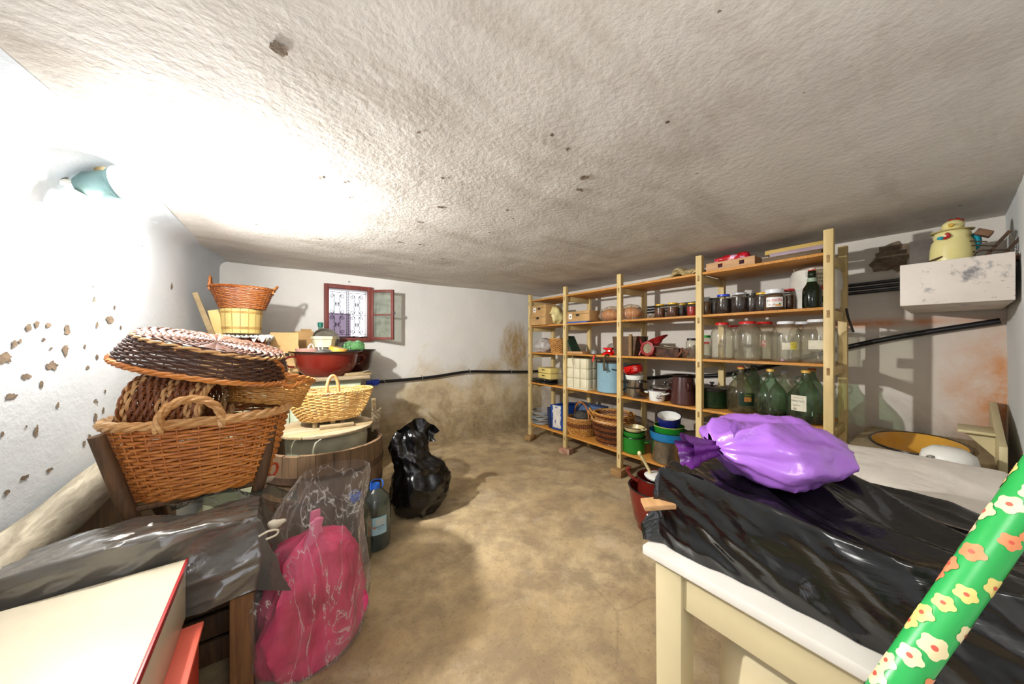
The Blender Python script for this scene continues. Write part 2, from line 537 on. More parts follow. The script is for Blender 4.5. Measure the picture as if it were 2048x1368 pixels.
mb.add([(W0, BY + DEP, H1), (W1, BY + DEP, H1), (W1, BY + DEP, 2.3), (W0, BY + DEP, 2.3)], [(0, 1, 2, 3)])
struct('wall_back', mb, m_wb)
struct('wall_right', MB().grid(lambda u, v: (WX + und((7, 6 * u, 3 * v), 1.0), FY - .02 + (BY + .04 - FY) * u, -.02 + (CZ + .04) * v), 60, 40), m_wr)
# front wall: an open doorway lies behind the camera
DX0, DX1, DZ = -.62, .30, 1.95
mb = MB()
mb.grid(lambda u, v: (DX1 + (WX + .05 - DX1) * u, FY + und((6 * u, 3, 3 * v), .8), -.02 + (CZ + .04) * v), 50, 40)
mb.grid(lambda u, v: (XL - .1 + (DX0 - XL + .1) * u, FY + und((6 * u, 13, 3 * v), .8), -.02 + (CZ + .04) * v), 16, 40)
mb.add([(DX0, FY, DZ), (DX1, FY, DZ), (DX1, FY, CZ + .03), (DX0, FY, CZ + .03)], [(0, 1, 2, 3)])
struct('wall_front', mb, m_wf)
# stairwell walls outside the doorway
mb = MB()
for x in (DX0, DX1): mb.add([(x, FY, -.02), (x, FY - .4, -.02), (x, FY - .4, DZ), (x, FY, DZ)], [(0, 1, 2, 3)])
mb.add([(DX0, FY, DZ), (DX1, FY, DZ), (DX1, FY - .4, DZ), (DX0, FY - .4, DZ)], [(0, 1, 2, 3)])
struct('door_1', mb, m_wf)

# ---- window
m_redwood = wood('red_painted_wood', '#5c2620', '#8a4034', 2, 4, .6)
m_iron = M('wrought_iron', '#1d1924', rough=.5)
m_pane = glass('dusty_pane', '#e3e8e2', '#c9ccc2', .34)
win = bpy.data.objects.new('window_1', None); COL.objects.link(win); win['kind'] = 'structure'
win.location = (0, 0, 0)
FW = .05
def bar(c, d, nm='frame_bar', par=win, mt=None): return obj(nm, MB().box(c, d), mt or m_redwood, par, bev=.003)
fy = BY - .012
bar((.386 + .022, fy, 1.607), (.044, .06, .595)); bar((.852 - .022, fy, 1.607), (.044, .06, .595))
bar((.619, fy, 1.885), (.466, .058, .042)); bar((.619, fy, 1.327), (.466, .07, .04))
g = MB()
gy = BY + .16
def spiral(c, r, turns, sgn, a0, n=26):
    return [(c[0] + r * (1 - .8 * i / n) * math.cos(a0 + sgn * turns * 2 * PI * i / n), gy, c[1] + r * (1 - .8 * i / n) * math.sin(a0 + sgn * turns * 2 * PI * i / n)) for i in range(n + 1)]
wx0, wx1, wz0, wz1 = .44, .81, 1.36, 1.86
cx, cz = (wx0 + wx1) / 2 + .01, 1.60
for dx in (-.009, .009): g.box((cx + dx, gy, 1.61), (.006, .005, .52))
for i in range(16):
    z = 1.37 + i * .03
    g.tube([(cx - .009, gy, z), (cx + .009, gy, z + .022)], .0022, 4)
for zz in (1.605, 1.385, 1.85): g.box((.625, gy, zz), (.40, .004, .005))
for qx, qz, W, H in ((wx0, cz, cx - wx0 - .015, .24), (cx + .015, cz, wx1 - cx - .015, .24), (wx0, 1.385, cx - wx0 - .015, .215), (cx + .015, 1.385, wx1 - cx - .015, .215)):
    mx, mz = qx + W / 2, qz + H / 2
    for sx in (-1, 1):
        for sz in (-1, 1):
            c = (mx + sx * W * .30, mz + sz * H * .36)
            g.tube(spiral(c, .024, 1.6, sx * sz, PI / 2 * (1 if sz > 0 else -1)), .0032, 5)
            e = (mx + sx * .014, mz + sz * .016)
            g.tube([(c[0], gy, c[1] + sz * .024), (c[0] - sx * .024, gy, c[1] + sz * .012), (c[0] - sx * .03, gy, c[1] - sz * .012), (e[0] + sx * .014, gy, mz + sz * .045), (e[0] + sx * .018, gy, e[1])], .0032, 5)
            g.tube(spiral((mx + sx * .0135, mz + sz * .0135), .0125, 1.25, sx * sz, math.atan2(-sz, -sx), 16), .0036, 5)
obj('iron_grille', g, m_iron, win, stuff=True)
obj('sill', MB().grid(lambda u, v: (W0 + (W1 - W0) * u, BY + .03 + .26 * v, H0 + .03 + .02 * noise.noise(Vector((u * 9, v * 7, 1)))), 16, 8), M('dark_sill', '#3a2a26', '#6b5550', 12, .9), win)
# casement leaf, swung into the room
hinge = (.838, BY - .045); free = (1.035, 3.640)
cw = math.hypot(free[0] - hinge[0], free[1] - hinge[1]); ca = math.atan2(free[1] - hinge[1], free[0] - hinge[0])
leaf = obj('casement', MB().box((.014, 0, 0), (.028, .03, .55)).box((cw - .014, 0, 0), (.028, .03, .55)).box((cw / 2, 0, .261), (cw - .04, .03, .028)).box((cw / 2, 0, -.261), (cw - .04, .03, .028)).box((cw / 2, 0, .0), (cw - .04, .024, .014)),
           m_redwood, win, (hinge[0], hinge[1], 1.60), (0, 0, ca), bev=.002)
obj('pane', MB().box((cw / 2, 0, .127), (cw - .056, .003, .24)), m_pane, leaf)
obj('pane', MB().box((cw / 2, 0, -.127), (cw - .056, .003, .24)), m_pane, leaf)
obj('latch', MB().box((cw + .006, .0, .02), (.02, .008, .03)), m_iron, leaf)
# neighbour's wall and ground seen through the window
nb = MB().box((.50, 4.95, 1.2), (.62, .14, .98))
struct('wall_outside', nb, M('outside_plaster', '#b7a3bd', '#d0bed2', 3, .9))
tag(obj('nail', MB().tube([(0, 0, 0), (0, -.03, .006)], .004, 6), m_iron, None, (.62, BY + .006, 1.945)), 'small dark nail in the back wall above the window', 'nail')

# ---- pipes and cables
m_pipe = M('black_pipe', '#101216', rough=.35)
m_blue = M('blue_fitting', '#1240c0', rough=.4)
m_clip = M('pipe_clip_metal', '#a9a49a', rough=.4, metal=.7)
def path(pts, sub=8):
    P = [Vector(p) for p in pts]; Q = []
    for i in range(len(P) - 1):
        p0, p1, p2, p3 = P[max(0, i - 1)], P[i], P[i + 1], P[min(len(P) - 1, i + 2)]
        for k in range(sub):
            t = k / sub
            Q.append(.5 * ((2 * p1) + (p2 - p0) * t + (2 * p0 - 5 * p1 + 4 * p2 - p3) * t * t + (3 * p1 - p0 - 3 * p2 + p3) * t ** 3))
    return Q + [P[-1]]
py = BY - .035
pp = thing('water_pipe', 'long black plastic water pipe with a blue coupling running round the walls', 'pipe', (0, 0, 0))
pw = WX - .035
obj('pipe', MB().tube(path([(.90, py, .852), (1.25, py, .855), (1.6, py, .87), (2.05, py, .905), (2.5, py, .88), (3.0, py, .853), (3.25, py - .02, .85), (pw, py - .25, .85), (pw, 3.0, .86), (pw, 2.2, .88), (pw, 1.75, .94), (pw, 1.3, .99), (pw, .95, 1.09), (pw, .5, 1.25), (pw, .2, 1.34), (pw, -.15, 1.42)]), .018, 10), m_pipe, pp)
cp = MB(); cp.tube([(.79, py, .852), (.86, py, .852)], .021, 12); cp.tube([(.84, py, .852), (.92, py, .852)], .029, 12); cp.box((.875, py - .02, .835), (.05, .02, .035))
obj('coupling', cp, m_blue, pp, label='bright blue pipe coupling')
for x, z in ((1.42, .862), (2.07, .905), (2.75, .866)):
    obj('clip', MB().tube([(x + .003 * 0, py + .022 * math.cos(a) * -1, z + .022 * math.sin(a)) for a in [i * 2 * PI / 14 for i in range(14)]], .004, 5, closed=True).tube([(x, py, z + .02), (x, BY + .004, z + .035)], .004, 5), m_clip, pp)
for k, z in enumerate((1.635, 1.665, 1.695)):
    cb = MB().tube(path([(WX - .02, .22, z + .02), (WX - .024, .9, z + .006), (WX - .022, 1.8, z - .004), (WX - .024, 3.0, z - .012), (WX - .022, 3.82, z - .02)]), .011, 8)
    tag(obj('wall_cable', cb, m_pipe), 'black cable on the shelf wall, %s of the three running level behind the top shelves' % ('lowest', 'middle', 'highest')[k], 'cable', 'cables behind the top shelves')
# broken plaster on the shelf wall, top right
def blotch(name, c, r1, r2, m, normal, seed, lab=None):
    n = 26; vs = [(0, 0, 0)]; rr = random.Random(seed)
    for k in range(n):
        a = 2 * PI * k / n
        q = 1 + .45 * noise.noise(Vector((math.cos(a) * 1.7 + seed, math.sin(a) * 1.7, seed * .7))) + .15 * rr.uniform(-1, 1)
        vs.append((math.cos(a) * r1 * q, math.sin(a) * r2 * q, 0))
    return vs, [(0, 1 + k, 1 + (k + 1) % n) for k in range(n)]
m_bare = M('bare_mortar', '#5a4d3e', '#857460', 25, .95, bump=.8, bscale=50)
# plaster chips on the left wall and ceiling
chips = MB()
rc = random.Random(5)
def chip_left(u, v, pw_, ph, seed):
    # a spot on the left wall plane
    d = ray(u, v)
    t_ = (-.42 - .16 * BY) / (d.x - .16 * d.y)
    y = d.y * t_; z = 1.3 + d.z * t_
    s_ = t_ / F_PX
    vs, fs = blotch('', None, pw_ * s_ * .46, ph * s_ * .42, None, None, seed)
    chips.add([(wl(y + a) + und((wl(y + a), y + a, z + b), 1.3) + .003, y + a, z + b) for a, b, _ in vs], fs)
for i, (u, v, pw_, ph) in enumerate([(10, 715, 34, 22), (56, 655, 16, 16), (73, 648, 12, 18), (97, 650, 14, 12), (28, 688, 14, 16), (136, 660, 16, 22), (133, 700, 16, 26), (105, 731, 30, 20), (52, 753, 24, 14), (20, 793, 30, 12), (84, 768, 10, 18), (117, 810, 9, 14), (73, 862, 12, 22), (222, 640, 24, 20), (196, 649, 8, 14), (172, 693, 7, 9), (177, 735, 12, 9), (196, 714, 9, 10), (192, 835, 12, 18), (208, 820, 7, 16), (187, 889, 18, 14), (168, 887, 8, 14), (48, 955, 22, 10), (98, 940, 18, 9), (12, 985, 14, 10), (88, 679, 10, 7), (211, 783, 6, 8), (40, 682, 8, 10), (103, 697, 9, 6), (2, 868, 8, 14), (52, 853, 6, 6), (178, 873, 8, 10), (230, 615, 7, 10), (243, 655, 8, 8)]):
    chip_left(u, v, pw_, ph, i * 1.37)
obj('chip', chips, m_bare, bpy.data.objects['wall_left'], stuff=True, smooth=0)
chips = MB()
for i, (u, v, pw_, ph) in enumerate([(558, 97, 26, 18), (641, 358, 8, 8), (690, 367, 7, 6), (838, 268, 7, 7), (886, 360, 9, 6), (882, 418, 16, 6), (1168, 357, 22, 12), (1160, 381, 20, 7), (1136, 300, 10, 6), (1104, 272, 9, 6), (1015, 422, 9, 5), (838, 447, 9, 5), (800, 487, 10, 5), (840, 492, 8, 5), (825, 521, 7, 4), (700, 398, 5, 5), (1335, 245, 8, 5), (640, 480, 7, 4), (885, 520, 9, 4), (980, 468, 7, 4), (966, 585, 44, 9)]):
    p = at(u, v, Z=CZ - .006)
    s_ = (p - Vector((0, 0, 1.3))).length / F_PX
    q_, fs = blotch('', None, pw_ * s_ * .36, ph * s_ * .6, None, None, i * 2.1 + 50)
    chips.add([(p.x + a, min(p.y + b, BY), CZ + und((p.x + a, min(p.y + b, BY), 5)) - .003) for a, b, _ in q_], fs)
obj('chip', chips, m_bare, bpy.data.objects['ceiling'], stuff=True, smooth=0)
vs, fs = blotch('', None, .085, .10, None, None, 91)
obj('bare_patch', MB().add([(WX - .012, .262 + a, 1.87 + b) for a, b, _ in vs], fs), m_bare, bpy.data.objects['wall_right'], smooth=0)
# ================================================================== wicker
def wick(name, c1, c2):
    if name in MATS: return MATS[name]
    t = NT(name)
    a = t.noise(30, 4, .6, t.map((1, 1, 6)))
    b = t.noise(4, 3)
    col = t.ramp(t.math('ADD', t.math('MULTIPLY', a, .6), t.math('MULTIPLY', b, .4)), [(.38, c1), (.62, c2)])
    t.set(color=col, rough=.42, spec=.45)
    t.bump(t.noise(120, 3), .2, .001)
    MATS[name] = t.m
    return t.m
W_HONEY = wick('honey_wicker', '#98511c', '#cf8740')
W_GOLD = wick('golden_wicker', '#9c6424', '#d6a055')
W_PALE = wick('pale_wicker', '#b58742', '#e3bd7c')
W_DARK = wick('dark_wicker', '#24110a', '#55301b')
W_BROWN = wick('brown_wicker', '#5a2c12', '#94562a')
W_TAN = wick('tan_wicker', '#a87440', '#d9ae76')
def sup(a, n):
    c, s = math.cos(a), math.sin(a)
    return abs(c) ** (2 / n) * (1 if c > 0 else -1), abs(s) ** (2 / n) * (1 if s > 0 else -1)
def basket(root, A1, B1, A0, B0, h, rows, stakes, m, band=None, e=2.3, rim=.014, m_rim=None, base_rows=0, lining=None, bulge=0.0, wob=.0, th=None, per=4, m_stake=None, amp=.9, fill=.47):
    # a woven basket: weavers pass in front of and behind the stakes, row by row
    def rad(s):
        b = bulge * 4 * s * (1 - s)
        return A0 + (A1 - A0) * s + b, B0 + (B1 - B0) * s + b
    pitch = h / rows
    wv = th or pitch * .62
    n = stakes * per // 2 * 2
    groups = {}
    for i in range(rows):
        groups.setdefault(band(i) if band else m, []).append(i)
    for k, (mt, idx) in enumerate(groups.items()):
        g = MB()
        for i in idx:
            s = (i + .5) / rows
            A, B = rad(s); pts = []
            for k2 in range(n):
                a = 2 * PI * k2 / n
                x, y = sup(a, e)
                o = 1 + (wv * amp * math.cos(stakes / 2 * a + PI * i)) / max(A, B)
                z = s * h + wob * math.sin(a * 3 + i * .4) + .0012 * math.sin(a * 7 + i * 2.1)
                pts.append((A * x * o, B * y * o, z))
            g.tube(pts, lambda t: (pitch * fill, wv * .5), 5, closed=True, flat=(0, 0, 1))
        obj('weave' if mt == m else 'woven_band', g, mt, root, stuff=True, smooth=60, label=None if mt == m else 'darker woven band' if k else None)
    g = MB()
    for k in range(stakes):
        a = 2 * PI * k / stakes
        x, y = sup(a, e)
        g.tube([(rad(s)[0] * x, rad(s)[1] * y, s * h) for s in (0, .25, .5, .75, 1)], wv * .42, 5)
    obj('stakes', g, m_stake or m, root, stuff=True, smooth=60)
    if rim:
        g = MB(); A, B = rad(1)
        g.rope([(A * sup(a, e)[0], B * sup(a, e)[1], h) for a in [2 * PI * i / 28 for i in range(28)]], rim, 3, turns=max(8, int((A + B) / rim * .42)), closed=True, sub=8)
        obj('rim', g, m_rim or m, root, smooth=60)
    g = MB()
    if base_rows:
        for j in range(base_rows):
            s = (j + .7) / base_rows
            pts = []
            for k2 in range(n):
                a = 2 * PI * k2 / n
                x, y = sup(a, e)
                pts.append((A0 * x * s, B0 * y * s, .002 + wv * .6 * math.cos(stakes / 2 * a + PI * j)))
            g.tube(pts, lambda t: (wv * .5, A0 / base_rows * .56), 5, closed=True, flat=(0, 0, 1))
    else:
        g.prism([(A0 * sup(2 * PI * k / 28, e)[0], B0 * sup(2 * PI * k / 28, e)[1]) for k in range(28)], .006, 0)
    g.rope([(A0 * sup(a, e)[0] * 1.01, B0 * sup(a, e)[1] * 1.01, .006) for a in [2 * PI * i / 24 for i in range(24)]], max(rim * .7, .006), 2, closed=True, sub=5)
    obj('basket_base', g, m, root, smooth=60, stuff=bool(base_rows))
def arch(root, c, w_, h_, ang, R, m, strands=3, lean=0.0, plain=False, n=9):
    # handle: an arch standing at c, spanning w_ along direction ang
    d = Vector((math.cos(ang), math.sin(ang), 0)); o = Vector((-math.sin(ang), math.cos(ang), 0))
    pts = []
    for i in range(n):
        a = PI * i / (n - 1)
        pts.append(Vector(c) + d * (-w_ / 2 * math.cos(a)) + Vector((0, 0, h_ * math.sin(a))) + o * (lean * math.sin(a)))
    g = MB()
    pts = [pts[0] - Vector((0, 0, .03))] + pts + [pts[-1] - Vector((0, 0, .03))]
    if plain: g.tube(path(pts, 4), R, 8)
    else: g.rope(pts, R, strands, sub=5)
    return obj('handle', g, m, root, smooth=60)

# ---- big laundry basket held between the legs of an upturned stool
BX, BYY = -.245, 1.90
m_oldwood = wood('old_dark_wood', '#3b2716', '#6f4d2c', 2, 5, .7)
m_greywood = wood('weathered_wood', '#7d6b52', '#b7a585', 0, 5, .8)
m_plank = wood('pale_plank', '#806c4c', '#ad9870', 0, 5, .75)
crate = thing('wooden_crate', 'old wooden crate on the floor under the upturned stool', 'crate', (BX, 1.95, 0))
for k in range(4):
    for y in (-.19, .19): obj('slat', MB().box((0, y, .055 + k * .105), (.46, .018, .09)), m_oldwood, crate, bev=.003)
    for x in (-.22, .22): obj('slat', MB().box((x, 0, .055 + k * .105), (.018, .36, .09)), m_oldwood, crate, bev=.003)
obj('lid_board', MB().box((0, 0, .42), (.46, .40, .016)), m_oldwood, crate, bev=.003)
st = thing('upturned_stool', 'dark wooden stool turned upside down, its legs holding the big laundry basket', 'stool', (BX, 1.90, .43))
obj('seat', MB().box((0, 0, .02), (.36, .30, .036)), m_oldwood, st, bev=.006)
TL = {}
for sx, sy, dx, dy, hh in ((-1, -1, -.262, -.155, .545), (1, -1, .232, -.10, .545), (1, 1, .262, .12, .54), (-1, 1, -.27, .14, .53)):
    b0 = Vector((sx * .13, sy * .11, .036)); b1 = Vector((dx, dy, hh))
    obj('leg', MB().tube([b0, b0.lerp(b1, .5) + Vector((sx * .008, 0, 0)), b1], lambda t: .017 + .007 * math.sin(t * PI * .8), 10), m_oldwood, st)
    TL[(sx, sy)] = (b0, b1)
for sy in (-1, 1):
    p = TL[(-1, sy)]; q = TL[(1, sy)]
    obj('stretcher', MB().tube([p[0].lerp(p[1], .43), q[0].lerp(q[1], .43)], .011, 8), m_oldwood, st)
bk = thing('laundry_basket', 'large honey brown wicker laundry basket with twisted handles, holding other baskets', 'basket', (BX, BYY, .695))
basket(bk, .285, .20, .205, .135, .30, 23, 40, W_HONEY, rim=.017, m_rim=W_TAN, e=2.4, bulge=.008)
arch(bk, (-.02, -.205, .305), .17, .085, 0.03, .0145, W_TAN)
arch(bk, (.03, .205, .305), .17, .085, 0.03, .0145, W_HONEY)
# dark basket lying on its side inside it
b2 = thing('brown_basket', 'dark brown wicker basket with light bands lying on its side in the laundry basket', 'basket', (-.255, 1.99, 1.00), rot=(math.radians(98), math.radians(8), math.radians(72)))
b2.location = (-.435, 1.93, 1.055)
basket(b2, .130, .118, .128, .115, .24, 22, 28, fill=.55, amp=.75, m=W_BROWN, band=lambda i: W_TAN if i in (0, 1, 2, 10, 11, 12, 18, 19) else W_BROWN, rim=.011, m_rim=W_TAN, base_rows=10)
arch(b2, (0, .105, .2), .12, .07, 0, .009, W_TAN)
b3 = thing('golden_basket', 'golden brown wicker basket with a drooping handle, tucked in the laundry basket on the right', 'basket', (-.045, 1.955, 1.0), rot=(math.radians(-6), math.radians(14), math.radians(18)))
basket(b3, .17, .14, .135, .11, .135, 15, 32, W_GOLD, rim=.013, m_rim=W_HONEY)
arch(b3, (-.08, -.14, .135), .13, .05, 0.1, .012, W_HONEY, lean=-.03)
g = MB(); g.rope([(.10 + .0, -.125, .13), (.06, -.15, .105), (.02, -.165, .085), (-.03, -.16, .10), (-.06, -.145, .13)], .010, 3, sub=5)
obj('handle', g, W_HONEY, b3, smooth=60)
# big dark tray basket lying upside down on top
b4 = thing('tray_basket', 'big dark oval wicker basket turned upside down on top of the basket pile', 'basket', (-.215, 1.90, 1.30), rot=(math.radians(180 + 10), math.radians(13), math.radians(-4)))
basket(b4, .285, .19, .235, .145, .115, 13, 44, W_DARK, amp=.75, fill=.56, th=.0065, band=lambda i: W_DARK, rim=.011, m_rim=W_HONEY, base_rows=17, e=2.5, bulge=.004)
g = MB(); g.rope([(.243 * sup(a, 2.5)[0], .153 * sup(a, 2.5)[1], .012) for a in [2 * PI * i / 28 for i in range(28)]], .009, 2, closed=True, sub=6)
obj('border', g, W_TAN, b4, smooth=60)

# ---- log and planks along the left wall
m_log = wood('barked_pale_log', '#7d7360', '#cfc5ae', 1, 4, .8, .35)
p0 = Vector((wl(1.2) + .10, 1.2, .585)); p1 = Vector((wl(2.75) + .10, 2.75, .80))
lg = MB().tube([p0.lerp(p1, i / 14) + Vector((.006 * math.sin(i * 1.3), 0, .008 * math.sin(i * .9))) for i in range(15)], lambda t: .072 - .006 * t, 18)
tag(obj('log', lg, m_log), 'long pale grey log lying along the left wall behind the baskets', 'log')
tr = thing('plank_rack', 'dark brown old boards stacked against the left wall under the pale log', 'boards', (0, 0, 0))
for k, (off, z0, dz, y0, y1, mt) in enumerate(((.105, .0, -.085, 1.25, 2.75, m_oldwood), (.15, .0, -.20, 1.25, 2.1, m_oldwood), (.19, .0, -.31, 1.3, 2.0, m_greywood))):
    mb = MB()
    for (yA, yB) in ((y0, y1),):
        zA = .585 + (yA - 1.2) / 1.55 * .215 + dz; zB = .585 + (yB - 1.2) / 1.55 * .215 + dz
        xa, xb = wl(yA) + off, wl(yB) + off
        mb.add([(xa - .035, yA, 0), (xa, yA, 0), (xa, yA, zA), (xa - .035, yA, zA), (xb - .035, yB, 0), (xb, yB, 0), (xb, yB, zB), (xb - .035, yB, zB)],
               [(0, 1, 2, 3), (7, 6, 5, 4), (0, 4, 5, 1), (1, 5, 6, 2), (2, 6, 7, 3), (3, 7, 4, 0)])
    obj('board', mb, mt, tr, bev=.004)

# ---- cupboard table by the back wall and what stands on it
m_mint = paint('pale_green_paint', '#c3cbb0', '#5c5138', .33, .5)
TB = thing('painted_cupboard', 'pale green cupboard with a worn board top by the back wall', 'cupboard', (.09, 3.43, 0))
obj('carcass', MB().box((0, .02, .49), (1.05, .56, .96)), m_mint, TB, bev=.004)
obj('worktop', MB().box((.02, 0, .985), (1.13, .66, .03)), m_greywood, TB, bev=.005)
for x in (-.265, .265):
    d = obj('door', MB().box((x, -.268, .40), (.50, .02, .72)), m_mint, TB, bev=.004)
    obj('knob', MB().ball((x - .2 * (1 if x > 0 else -1), -.285, .5), .014), m_oldwood, d)
for x in (-.265, .265):
    d = obj('drawer', MB().box((x, -.268, .87), (.50, .02, .15)), m_mint, TB, bev=.004)
    obj('knob', MB().ball((x, -.285, .87), .013), m_oldwood, d)
ZT = 1.0
m_enred = paint('red_brown_enamel', '#6c2018', '#2b1712', .27, .18)
m_endk = paint('dark_red_enamel', '#3a1512', '#1b0f0d', .3, .2)
m_rimdk = M('enamel_rim', '#17120f', rough=.3)
def tub(name, label, loc, r, h, m, min_=None, handles=True, ang=0.0, cat='tub'):
    t = thing(name, label, cat, loc, ang)
    out = [(r * .60, 0), (r * .63, .004), (r * .78, h * .2), (r * .88, h * .45), (r * .93, h * .75), (r * .95, h * .88), (r * 1.06, h)]
    inn = [(r * 1.045, h), (r * .935, h * .87), (r * .865, h * .45), (r * .76, h * .2), (r * .6, .008), (0, .008)]
    obj('bowl', MB().lathe(out + inn, 44), m, t, smooth=35)
    obj('rim', MB().tube([(r * 1.06 * math.cos(a), r * 1.06 * math.sin(a), h) for a in [2 * PI * i / 44 for i in range(44)]], .005, 6, closed=True), m_rimdk, t)
    if handles:
        for s in (-1, 1):
            obj('handle', MB().tube(path([(s * r * .93, -.035, h * .82), (s * r * 1.10, -.03, h * .80), (s * r * 1.19, 0, h * .66), (s * r * 1.08, .03, h * .44), (s * r * .90, .035, h * .40)], 5), .009, 8), m, t)
    return t
tub('enamel_tub', 'big red brown enamel tub with two handles, full of kitchenware, on the green cupboard', (.36, 3.33, ZT), .27, .215, m_enred, ang=.15)
tub('dark_enamel_tub', 'dark enamel tub standing behind the big red brown tub under the window', (.62, 3.57, ZT), .19, .22, m_endk, handles=False)
# contents, lying on a stack of plates inside the tub
def pan(name, label, loc, r, h, m, flare=1.15, rot=(0, 0, 0), cat='bowl', rim=None):
    t = thing(name, label, cat, loc, rot=rot)
    obj('bowl', MB().lathe([(r, 0), (r * (1 + (flare - 1) * .3), h * .1), (r * flare, h), (r * flare - .004, h), (r * (1 + (flare - 1) * .3) - .004, h * .14), (0, .006)], 32), m, t)
    if rim: obj('rim', MB().tube([(r * flare * math.cos(a), r * flare * math.sin(a), h) for a in [2 * PI * i / 32 for i in range(32)]], .003, 5, closed=True), rim, t)
    return t
m_pink = M('dusty_pink_plastic', '#b98779', '#c4968a', 4, .5)
m_alu = M('worn_aluminium', '#b7bab8', '#8f928f', 8, .34, .85, bump=.1, bscale=30)
m_white_en = paint('white_enamel', '#e4e4de', '#3a332d', .24, .2)
m_yellow_en = paint('yellow_enamel', '#d9a441', '#5b3617', .3, .25)
m_blue_rim = M('navy_rim', '#1c2450', rough=.3)
st2 = thing('plate_stack', 'white enamel plates stacked inside the big red brown tub', 'plates', (.36, 3.33, ZT + .012))
for k in range(7): obj('plate', MB().lathe([(.12, k * .025), (.15, k * .025 + .006), (.155 + .008 * k, k * .025 + .02), (.15 + .008 * k, k * .025 + .022), (0, k * .025 + .008)], 28), m_white_en, st2)
zt = ZT + .012 + .165
pan('pink_bowl', 'dusty pink plastic bowl on the left in the enamel tub', (.21, 3.27, zt + .012), .075, .055, m_pink, 1.25)
oc = thing('plastic_container', 'octagonal milky plastic container on top of the things in the enamel tub', 'container', (.345, 3.43, zt + .075), .2)
o8 = lambda r, z: [(r * math.cos(PI / 8 + k * PI / 4), r * math.sin(PI / 8 + k * PI / 4), z) for k in range(8)]
mb = MB(); rr = [(.085, 0), (.096, .07), (.105, .075), (.105, .10), (.100, .10), (.093, .075), (.082, .006)]
vs = []; fs = []
for r, z in rr: vs += o8(r, z)
for i in range(len(rr) - 1):
    for k in range(8): fs.append((i * 8 + k, i * 8 + (k + 1) % 8, i * 8 + 8 + (k + 1) % 8, i * 8 + 8 + k))
fs.append(tuple(range(7, -1, -1))); fs.append(tuple((len(rr) - 1) * 8 + k for k in range(8)))
obj('tray', mb.add(vs, fs), M('milky_plastic', '#cfc39a', '#e0d8bd', 5, .35), oc, smooth=20)
co = thing('aluminium_colander', 'upturned aluminium colander with two white handles in the enamel tub', 'colander', (.315, 3.25, zt + .005))
obj('bowl', MB().lathe([(.095, 0), (.09, .02), (.07, .045), (.04, .06), (0, .064)], 28), m_alu, co)
obj('handle', MB().tube(path([(-.085, -.02, .02), (-.105, -.02, .07), (-.08, 0, .10), (-.06, .02, .06)], 4), .006, 6), m_white_en, co)
obj('handle', MB().tube(path([(-.03, -.05, .05), (-.035, -.06, .10), (-.01, -.055, .085), (0, -.04, .06)], 4), .005, 6), m_white_en, co)
pan('frying_pan', 'dark grey frying pan standing up behind the milky container', (.37, 3.545, ZT + .315), .10, .035, M('dark_pan', '#6d685e', '#8f8a7e', 8, .4, .5), 1.15, (math.radians(62), 0, .1), 'pan')
obj('tall_pot', MB().lathe([(.09, 0), (.10, .30), (0, .3)], 24), M('dark_pan2', '#4d4a44', '#2a2825', 8, .5), None, (.37, 3.60, ZT))
tag(bpy.data.objects['tall_pot'], 'tall dark pot at the back of the cupboard, holding up the frying pan', 'pot')
pan('yellow_pot', 'yellow enamel pot tilted on its side in the enamel tub', (.455, 3.34, zt + .022), .075, .06, m_yellow_en, 1.05, (math.radians(186), math.radians(14), 0), 'pot')
bpy.data.objects['yellow_pot'].location.z = zt + .072
pan('enamel_plate', 'white enamel plate with a navy rim leaning in front of the yellow pot', (.455, 3.235, zt + .002), .07, .018, m_white_en, 1.35, (math.radians(188), 0, 0), 'plate', m_blue_rim)
bpy.data.objects['enamel_plate'].location.z = zt + .03
mb = MB().lathe([(.075, 0), (.10, .05), (.09, .10), (.05, .12), (0, .118)], 26)
mb.displace(lambda p: p + Vector((noise.noise(p * 25), noise.noise(p * 25 + Vector((5, 0, 0))), noise.noise(p * 22 + Vector((0, 9, 0))))) * .025)
tag(obj('green_bag', mb, film('green_film', '#bfe0bb', .45, '#8fcf8c', .25), None, (.615, 3.55, ZT + .19)), 'crumpled green plastic bag in the dark tub under the window', 'bag')
tb_ = thing('tall_bottle', 'tall bottle with a teal plastic cap behind the milky container', 'bottle', (.335, 3.62, ZT))
obj('cap', MB().lathe([(.022, .445), (.024, .485), (.018, .49), (0, .49)], 16), M('teal_plastic', '#0d6b59', rough=.4), tb_)
obj('bottle_body', MB().lathe([(.04, 0), (.042, .30), (.02, .38), (.018, .45), (0, .45)], 18), glass('teal_bottle_glass', '#a8c8bd'), tb_)
# cardboard
m_card = M('cardboard', '#a07c4c', '#c39d68', 3, .85, bump=.1, bscale=90)
m_card2 = M('yellowed_cardboard', '#bd9a62', '#d9ba84', 3, .85, bump=.1, bscale=90)
m_ink = M('dark_print', '#2b241c', rough=.8)
cb = thing('cardboard_box', 'tall open yellowed cardboard box between the egg trays and the enamel tub', 'box', (.045, 3.50, ZT), .04)
obj('carton', MB().box((0, 0, .13), (.21, .16, .26)), m_card2, cb, bev=.003)
obj('flap', MB().box((.0, -.075, .32), (.20, .005, .125), rot=(.05, 0, 0)), m_card2, cb)
obj('flap', MB().box((-.1, 0, .30), (.005, .15, .1), rot=(0, -.3, 0)), m_card, cb)
pr = MB()
for k in range(9): pr.box((-.055 + k * .009, -.0805, .075), (.004, .001, .045))
obj('barcode', pr, m_ink, cb, stuff=True)
obj('print', MB().box((.01, -.0805, .19), (.05, .001, .03)), m_ink, cb)
obj('print', MB().box((.07, -.078, .365), (.016, .001, .014)), m_ink, cb)
cb2 = thing('brown_carton', 'small brown cardboard box leaning at the back wall beside the tall open box', 'box', (.20, 3.66, ZT), .1)
